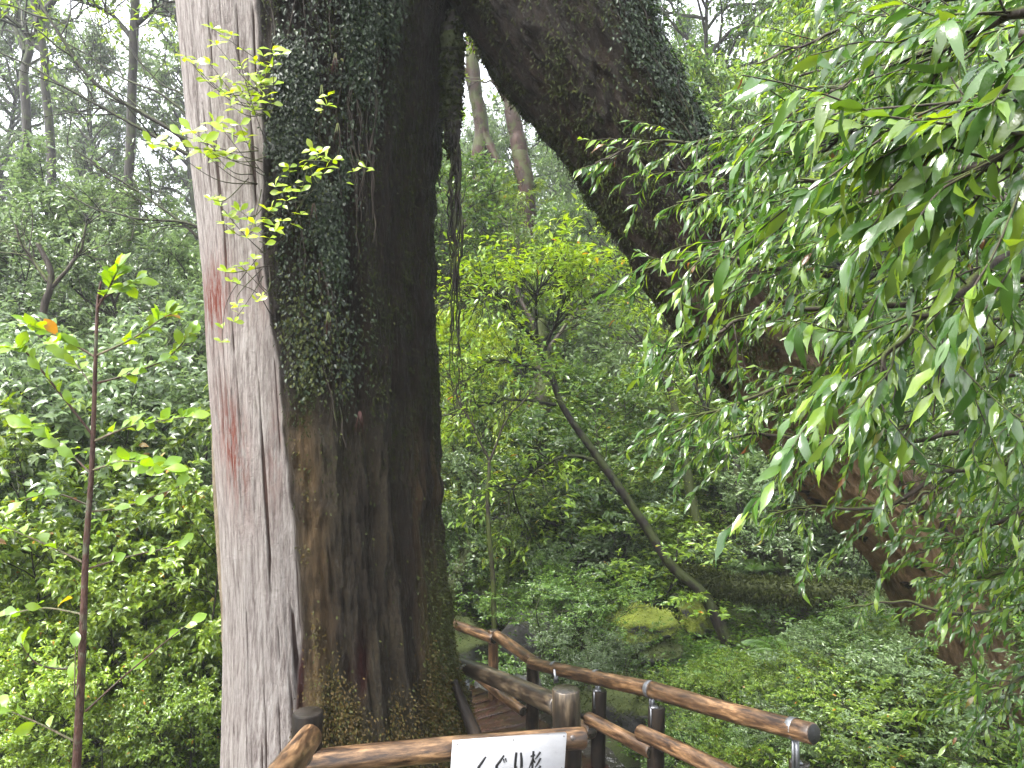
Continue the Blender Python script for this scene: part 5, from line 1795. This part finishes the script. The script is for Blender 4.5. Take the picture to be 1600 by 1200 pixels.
def log(name, p0, p1, r0, r1, mats, parent, seed=0, label=None):
    p0, p1 = Vector(p0), Vector(p1)
    d_ = p1 - p0
    o = link(name, log_mesh(name, d_.length, r0, r1, [M[m] for m in mats], seed), parent)
    o.location = p0 - parent.location
    o.rotation_mode = 'QUATERNION'
    o.rotation_quaternion = d_.to_track_quat('Z', 'Y')
    if label:
        o['label'] = label
    return o


def small(name, mb, mat, parent_obj, thing_obj, smooth=False):
    """a sub-part: mesh in world coordinates hung under a part"""
    bpy.context.view_layer.update()
    o = link(name, mb.mesh(name, M[mat], smooth))
    o.parent = parent_obj
    o.matrix_parent_inverse = parent_obj.matrix_world.inverted()
    return o


def box_mb(c, ax, ay, az):
    c, ax, ay, az = [np.asarray(v, float) for v in (c, ax, ay, az)]
    mb = MB()
    V = [c + sx * ax + sy * ay + sz * az for sz in (-1, 1) for sy in (-1, 1) for sx in (-1, 1)]
    mb.add(np.array(V), np.array([(0, 2, 3, 1), (4, 5, 7, 6), (0, 1, 5, 4), (2, 6, 7, 3), (0, 4, 6, 2), (1, 3, 7, 5)]))
    return mb


def collar(rail, p, axis, r, post_top, thing_obj):
    """steel band round a rail with a flat stay down to the post"""
    axis = np.asarray(axis, float)
    axis /= np.linalg.norm(axis)
    mb = MB()
    p = np.asarray(p, float)
    rr = r * 1.06
    mb.tube(np.array([p - axis * .019, p - axis * .017, p + axis * .017, p + axis * .019]), [rr * .985, rr, rr, rr * .985], 28, False)
    small('collar', mb, 'metal', rail, thing_obj, True)
    q = np.asarray(post_top, float)
    top = p - np.array((0, 0, rr * .9))
    side = np.cross(axis, (0, 0, 1))
    side /= np.linalg.norm(side)
    mid = (top + q) / 2
    h = max(.01, (top - q)[2] / 2)
    small('stay', box_mb(mid, axis * .005, side * .014, np.array((0, 0, h + .012))), 'metal', rail, thing_obj)
    small('stay', box_mb(mid + axis * .022, axis * .004, side * .012, np.array((0, 0, h + .008))), 'metal', rail, thing_obj)
    return q


# --- near barrier with the name board
bar = thing('log_barrier', 'near log barrier in front of the giant trunk carrying the white sign', 'barrier', tuple(at(480, 1200, 3.1)))
pA = at(481, 1112, 3.12)
log('post', (pA[0], pA[1], -2.9), (pA[0], pA[1], pA[2]), .066, .062, ('log_dark', 'log_end'), bar, 1)
rA0, rA1 = at(452, 1196, 3.06), at(912, 1153, 3.52)
railA = log('rail', rA0, rA1, .053, .049, ('log', 'log_end'), bar, 2)
dA0, dA1 = at(484, 1152, 2.98), at(415, 1245, 2.35)
railD = log('rail', dA0, dA1, .05, .055, ('log', 'log'), bar, 3)
pB = at(884, 1076, 3.72)
postB = log('post', (pB[0], pB[1], -3.0), (pB[0], pB[1], pB[2]), .078, .069, ('log_grey', 'log_end'), bar, 4)
pB2 = at(893, 1150, 3.63)
log('post', (pB2[0], pB2[1], -3.0), (pB2[0], pB2[1], pB2[2] + .0), .05, .05, ('log_dark', 'log_dark'), bar, 14)
bpy.context.view_layer.update()
for bx, by, bY in ((480, 1191, 3.0), (894, 1153, 3.46)):
    c = at(bx, by, bY)
    mb = MB()
    mb.tube(np.array([c + np.array((0, .04, 0)), c + np.array((0, -.004, 0)), c + np.array((0, -.010, 0))]), [.013, .013, .009], 10)
    small('bolt', mb, 'nail', railA, bar, True)
mb = MB()
mb.tube(np.array([at(866, 1046, 3.78), at(868, 1062, 3.76)]), [.006, .006], 6)
small('stay', mb, 'metal', postB, bar)

# --- sign
sg = thing('name_board', 'white painted name board with black Japanese lettering on the log barrier', 'sign', tuple(at(797, 1200, 3.28)))
TL, TR = at(709, 1160, 3.22), at(886, 1147, 3.39)
U = (TR - TL)
Wd = np.linalg.norm(U)
U /= Wd
Vn = np.array((0, 0, 1.0)) - U * U[2]
Vn /= np.linalg.norm(Vn)
Wn = np.cross(U, Vn)      # points away from or to camera
if Wn[1] > 0:
    Wn = -Wn
Hb = .27
ctr = TL + U * Wd / 2 - Vn * Hb / 2 - Wn * .012
mbx = MB()
bv = .004


def rounded_board(w, h, t, bev):
    V, F = [], []
    rings = [(w, h, -t), (w, h, t - bev), (w - bev, h - bev, t)]
    for (a, b, c) in rings:
        V += [(-a, -b, c), (a, -b, c), (a, b, c), (-a, b, c)]
    for k in range(2):
        for j in range(4):
            F.append((k * 4 + j, k * 4 + (j + 1) % 4, (k + 1) * 4 + (j + 1) % 4, (k + 1) * 4 + j))
    F += [(3, 2, 1, 0), (8, 9, 10, 11)]
    return np.array(V), np.array(F)


BV, BF = rounded_board(Wd / 2, Hb / 2, .012, .003)
board_me = build_mesh('board', BV, [BF], [M['sign']], False)
board = link('board', board_me, sg)
Rm = Matrix((Vector(U), Vector(Vn), Vector(Wn))).transposed().to_4x4()
board.matrix_basis = Matrix.Translation(Vector(ctr) - sg.location) @ Rm


def stroke(pts, ws, n=26):
    """brush stroke: flat tapered ribbon with thickness in board coordinates"""
    Q = smooth_path([(a, b, w) for (a, b), w in zip(pts, ws)], n)
    C, w = Q[:, :2], Q[:, 2]
    T_ = np.gradient(C, axis=0)
    T_ /= np.linalg.norm(T_, axis=1)[:, None] + 1e-9
    nn = np.stack((-T_[:, 1], T_[:, 0]), -1)
    a, b = C + nn * w[:, None] / 2, C - nn * w[:, None] / 2
    z0, z1 = .0122, .0132
    V = np.vstack((np.c_[a, np.full(n, z1)], np.c_[b, np.full(n, z1)], np.c_[a, np.full(n, z0)], np.c_[b, np.full(n, z0)]))
    i = np.arange(n - 1)
    F = np.vstack((np.stack((i, i + 1, n + i + 1, n + i), -1), np.stack((i, 2 * n + i, 2 * n + i + 1, i + 1), -1), np.stack((n + i, n + i + 1, 3 * n + i + 1, 3 * n + i), -1)))
    return V, F


def px2board(x, y):
    """photo pixel inside the board -> board coordinates"""
    f = (x - 709) / 177.0
    ytop = 1160 + (1147 - 1160) * f
    return (f - .5) * Wd, Hb / 2 - (y - ytop) * Wd / 177.0


CH = [
    [([(759, 1180), (753, 1189), (749, 1197), (756, 1207), (763, 1217)], [2.5, 4, 4, 4.2, 2])],
    [([(787, 1178), (781, 1187), (776.5, 1195), (783, 1206), (790, 1216)], [2.5, 4, 4, 4.2, 2]), ([(786.5, 1183), (788, 1189)], [2.0, 1.4]), ([(789.5, 1182), (791, 1187.5)], [2.0, 1.4])],
    [([(806, 1174), (805.5, 1186), (806, 1197), (808.5, 1194)], [3.4, 4, 3.2, 1]), ([(813, 1174), (815, 1186), (815, 1200), (808, 1214)], [2.6, 4.2, 3.8, 1.5])],
    [([(829, 1180), (836, 1177.5)], [2.4, 3.0]), ([(833, 1172), (833, 1190), (833, 1216)], [3.2, 3.4, 3.2]), ([(833, 1182), (830, 1191), (827.5, 1198)], [2.8, 2.4, 1.2]), ([(834, 1185), (837, 1189)], [2.6, 2.0]),
     ([(844, 1173), (840, 1179), (836.5, 1184)], [3.4, 2.8, 1.4]), ([(845, 1182), (841, 1190), (837, 1196)], [3.4, 2.8, 1.4]), ([(845.5, 1193), (841, 1203), (834, 1213)], [3.6, 3.2, 1.4])]]
kpx = Wd / 177.0
for ch in CH:
    mb = MB()
    for pts, ws in ch:
        V_, F_ = stroke([px2board(*p) for p in pts], [w * kpx for w in ws])
        V_[:, 2] += .0004 * len(mb.V)
        mb.add(V_, F_)
    o = link('lettering', mb.mesh('lettering', M['ink'], False), board)
for nx, ny in ((715, 1163), (800, 1156), (881, 1150), (881, 1197), (715, 1210)):
    a, b = px2board(nx, ny)
    mb = MB()
    mb.tube(np.array([(a, b, .011), (a, b, .0135), (a, b, .0145)]), [.003, .003, .0015], 8)
    link('nail', mb.mesh('nail', M['nail']), board)

# --- left path railing, running behind the giant trunk
lr = thing('path_railing', 'grey-brown log handrail running from the thick post behind the giant trunk', 'railing', tuple(at(800, 1180, 4.4)))
q0, q1, q2 = at(874, 1104, 3.80), at(722, 1048, 5.05), at(690, 1028, 5.5)
railL = log('rail', q0, q2, .056, .05, ('log_grey', 'log_end'), lr, 5)
bpy.context.view_layer.update()
pp = at(730, 1052, 4.98)
collar(railL, pp, q2 - q0, .056, (pp[0], pp[1], pp[2] - .12), lr)
log('post', (pp[0] - .02, pp[1] + .05, -3.1), (pp[0] - .02, pp[1] + .05, pp[2] - .14), .05, .05, ('log_dark', 'log_dark'), lr, 6)
# lower dark stake leaning on the trunk
lk = thing('leaning_stake', 'black weathered stake leaning against the foot of the giant trunk', 'stake', tuple(at(742, 1140, 4.7)))
log('stake', at(747, 1160, 4.62), at(709, 1062, 4.75), .045, .022, ('log_dark', 'log_dark'), lk, 7)

# --- right path railing
rr = thing('path_railing', 'long brown log handrail with steel collars along the far side of the boardwalk', 'railing', tuple(at(1030, 1200, 4.8)))
k0, k1, k2, k3, k4 = at(640, 953, 8.3), at(771, 998, 7.25), at(832, 1036, 6.45), at(1020, 1078, 4.95), at(1272, 1147, 3.82)
r_far = log('rail', k0, k1 + (k1 - k0) * .01, .048, .05, ('log', 'log_end'), rr, 8)
r_mid = log('rail', at(776, 993, 7.2), at(836, 1036, 6.4), .05, .05, ('log', 'log_end'), rr, 9)
r_b = log('rail', at(830, 1036, 6.38), k3, .05, .053, ('log', 'log_end'), rr, 10)
kk = k3 + (k4 - k3) * .004
r_a = log('rail', kk, k4, .054, .053, ('log', 'log_end_black'), rr, 11)
bpy.context.view_layer.update()
# posts
for px, ty, Y, r, mat, seed in ((770, 984, 7.3, .05, 'log', 12), (833, 1024, 6.5, .058, 'log_grey', 13), (937, 1078, 5.5, .055, 'log_dark', 14), (1026, 1104, 4.93, .057, 'log_dark', 15), (1249, 1190, 4.0, .056, 'log_grey', 16)):
    p = at(px, ty, Y)
    log('post', (p[0], p[1], -3.3), (p[0], p[1], p[2]), r, r * .96, (mat, 'log_end'), rr, seed)


def on_line(a, b, px):
    ts = np.linspace(0, 1, 400)
    P_ = a[None] + (b - a)[None] * ts[:, None]
    xs_ = np.array([to_px(p)[0] for p in P_])
    return P_[int(np.argmin(abs(xs_ - px)))]


for rail, a, b, px, tpx, tty, tY in ((r_b, at(830, 1036, 6.38), k3, 868, 868, 1062, 6.05), (r_b, at(830, 1036, 6.38), k3, 933, 937, 1078, 5.5), (r_b, at(830, 1036, 6.38), k3, 1017, 1026, 1104, 4.93), (r_a, kk, k4, 1240, 1249, 1190, 4.0)):
    p = on_line(a, b, px)
    q = at(tpx, tty, tY)
    q = (p[0], p[1], q[2] - .01)
    collar(rail, p, b - a, .054, q, rr)
# steel caps gripping post tops
bpy.context.view_layer.update()
posts = [c for c in rr.children if c.name.startswith('post')]
for px, ty, Y, pi in ((937, 1078, 5.5, 2), (1026, 1104, 4.93, 3), (1249, 1190, 4.0, 4)):
    p = at(px, ty, Y)
    small('bracket', box_mb(p + np.array((-.045, -.02, -.055)), (.004, 0, 0), (0, .022, 0), (0, 0, .065)), 'metal', posts[pi], rr)
    small('bracket', box_mb(p + np.array((-.022, -.02, .006)), (.026, 0, 0), (0, .022, 0), (0, 0, .004)), 'metal', posts[pi], rr)
# lower rails
log('rail', at(735, 1046, 7.15), at(818, 1112, 6.2), .042, .042, ('log', 'log_end'), rr, 17)
log('rail', at(712, 1036, 7.6), at(764, 1068, 7.2), .042, .042, ('log', 'log_end'), rr, 18)
log('rail', at(815, 1078, 6.5), at(925, 1145, 5.4), .045, .045, ('log', 'log_end'), rr, 19)
log('rail', at(918, 1122, 5.42), at(1018, 1175, 4.9), .047, .047, ('log', 'log_end'), rr, 20)
log('rail', at(1000, 1144, 4.82), at(1170, 1225, 4.05), .05, .05, ('log', 'log_end'), rr, 21)

# --- boardwalk planks
bw = thing('boardwalk', 'wet reddish plank boardwalk passing under the arch', 'boardwalk', (.2, 5.5, -3.0))
pl_path = smooth_path([(.98, 3.1, -2.34), (.80, 3.9, -2.45), (.45, 4.9, -2.58), (.1, 5.8, -2.80), (-.22, 6.6, -2.87), (-.7, 7.3, -2.9), (-1.5, 7.9, -2.92)], 400)
seglen = np.concatenate(([0], np.cumsum(np.linalg.norm(np.diff(pl_path, axis=0), axis=1))))
PWd, PT, PL = .068, .018, .5
pm = []
for v in range(4):
    V_, F_ = rounded_board(PL * (1 - .03 * v), PWd, PT, .006)
    V_ = V_ + rnd.uniform(-.002, .002)
    pm.append(build_mesh('plank', V_, [F_], [M['plank']], False))
s = 0.0
while s < seglen[-1] - .1:
    k = int(np.searchsorted(seglen, s))
    k = min(k, 398)
    p = pl_path[k]
    tdir = pl_path[k + 1] - pl_path[k]
    tdir /= np.linalg.norm(tdir)
    o = link('plank', pm[rnd.randrange(4)], bw)
    flat_t = Vector((tdir[0], tdir[1], 0)).normalized()
    X = Vector((flat_t.y, -flat_t.x, 0))
    Rm_ = Matrix((X, flat_t, Vector((0, 0, 1)))).transposed().to_4x4()
    o.matrix_basis = Matrix.Translation(Vector(p) - bw.location + Vector((rnd.uniform(-.015, .015), 0, rnd.uniform(-.004, .004)))) @ Rm_
    s += .155
for sgn in (-1, 1):
    mb = MB()
    T_ = np.gradient(pl_path, axis=0)
    T_ /= np.linalg.norm(T_, axis=1)[:, None]
    sd = np.stack((T_[:, 1], -T_[:, 0], 0 * T_[:, 0]), -1)
    mb.tube((pl_path + sd * sgn * .38 - np.array((0, 0, .085)))[::8], .055, 8)
    link('beam', mb.mesh('beam', M['log_dark']), bw, -bw.location)

# ------------------------------------------------------------------ haze
hz = bpy.data.meshes.new('haze')
hb = MB()
hb.V = []
hb2 = box_mb((0, 66, 12), (125, 0, 0), (0, 90, 0), (0, 0, 52))
hz = hb2.mesh('haze', [], False)
hm, hnt, hout = new_mat('haze_air')
pv = hnt.nodes.new('ShaderNodeVolumePrincipled')
pv.inputs['Color'].default_value = (.93, .96, 1.0, 1)
pv.inputs['Density'].default_value = 0.0014
pv.inputs['Anisotropy'].default_value = 0.2
hnt.links.new(pv.outputs[0], hout.inputs['Volume'])
hz.materials.append(hm)
ho = link('haze', hz, kind='stuff')
ho['label'] = 'pale mist hanging among the trees'
ho['category'] = 'mist'
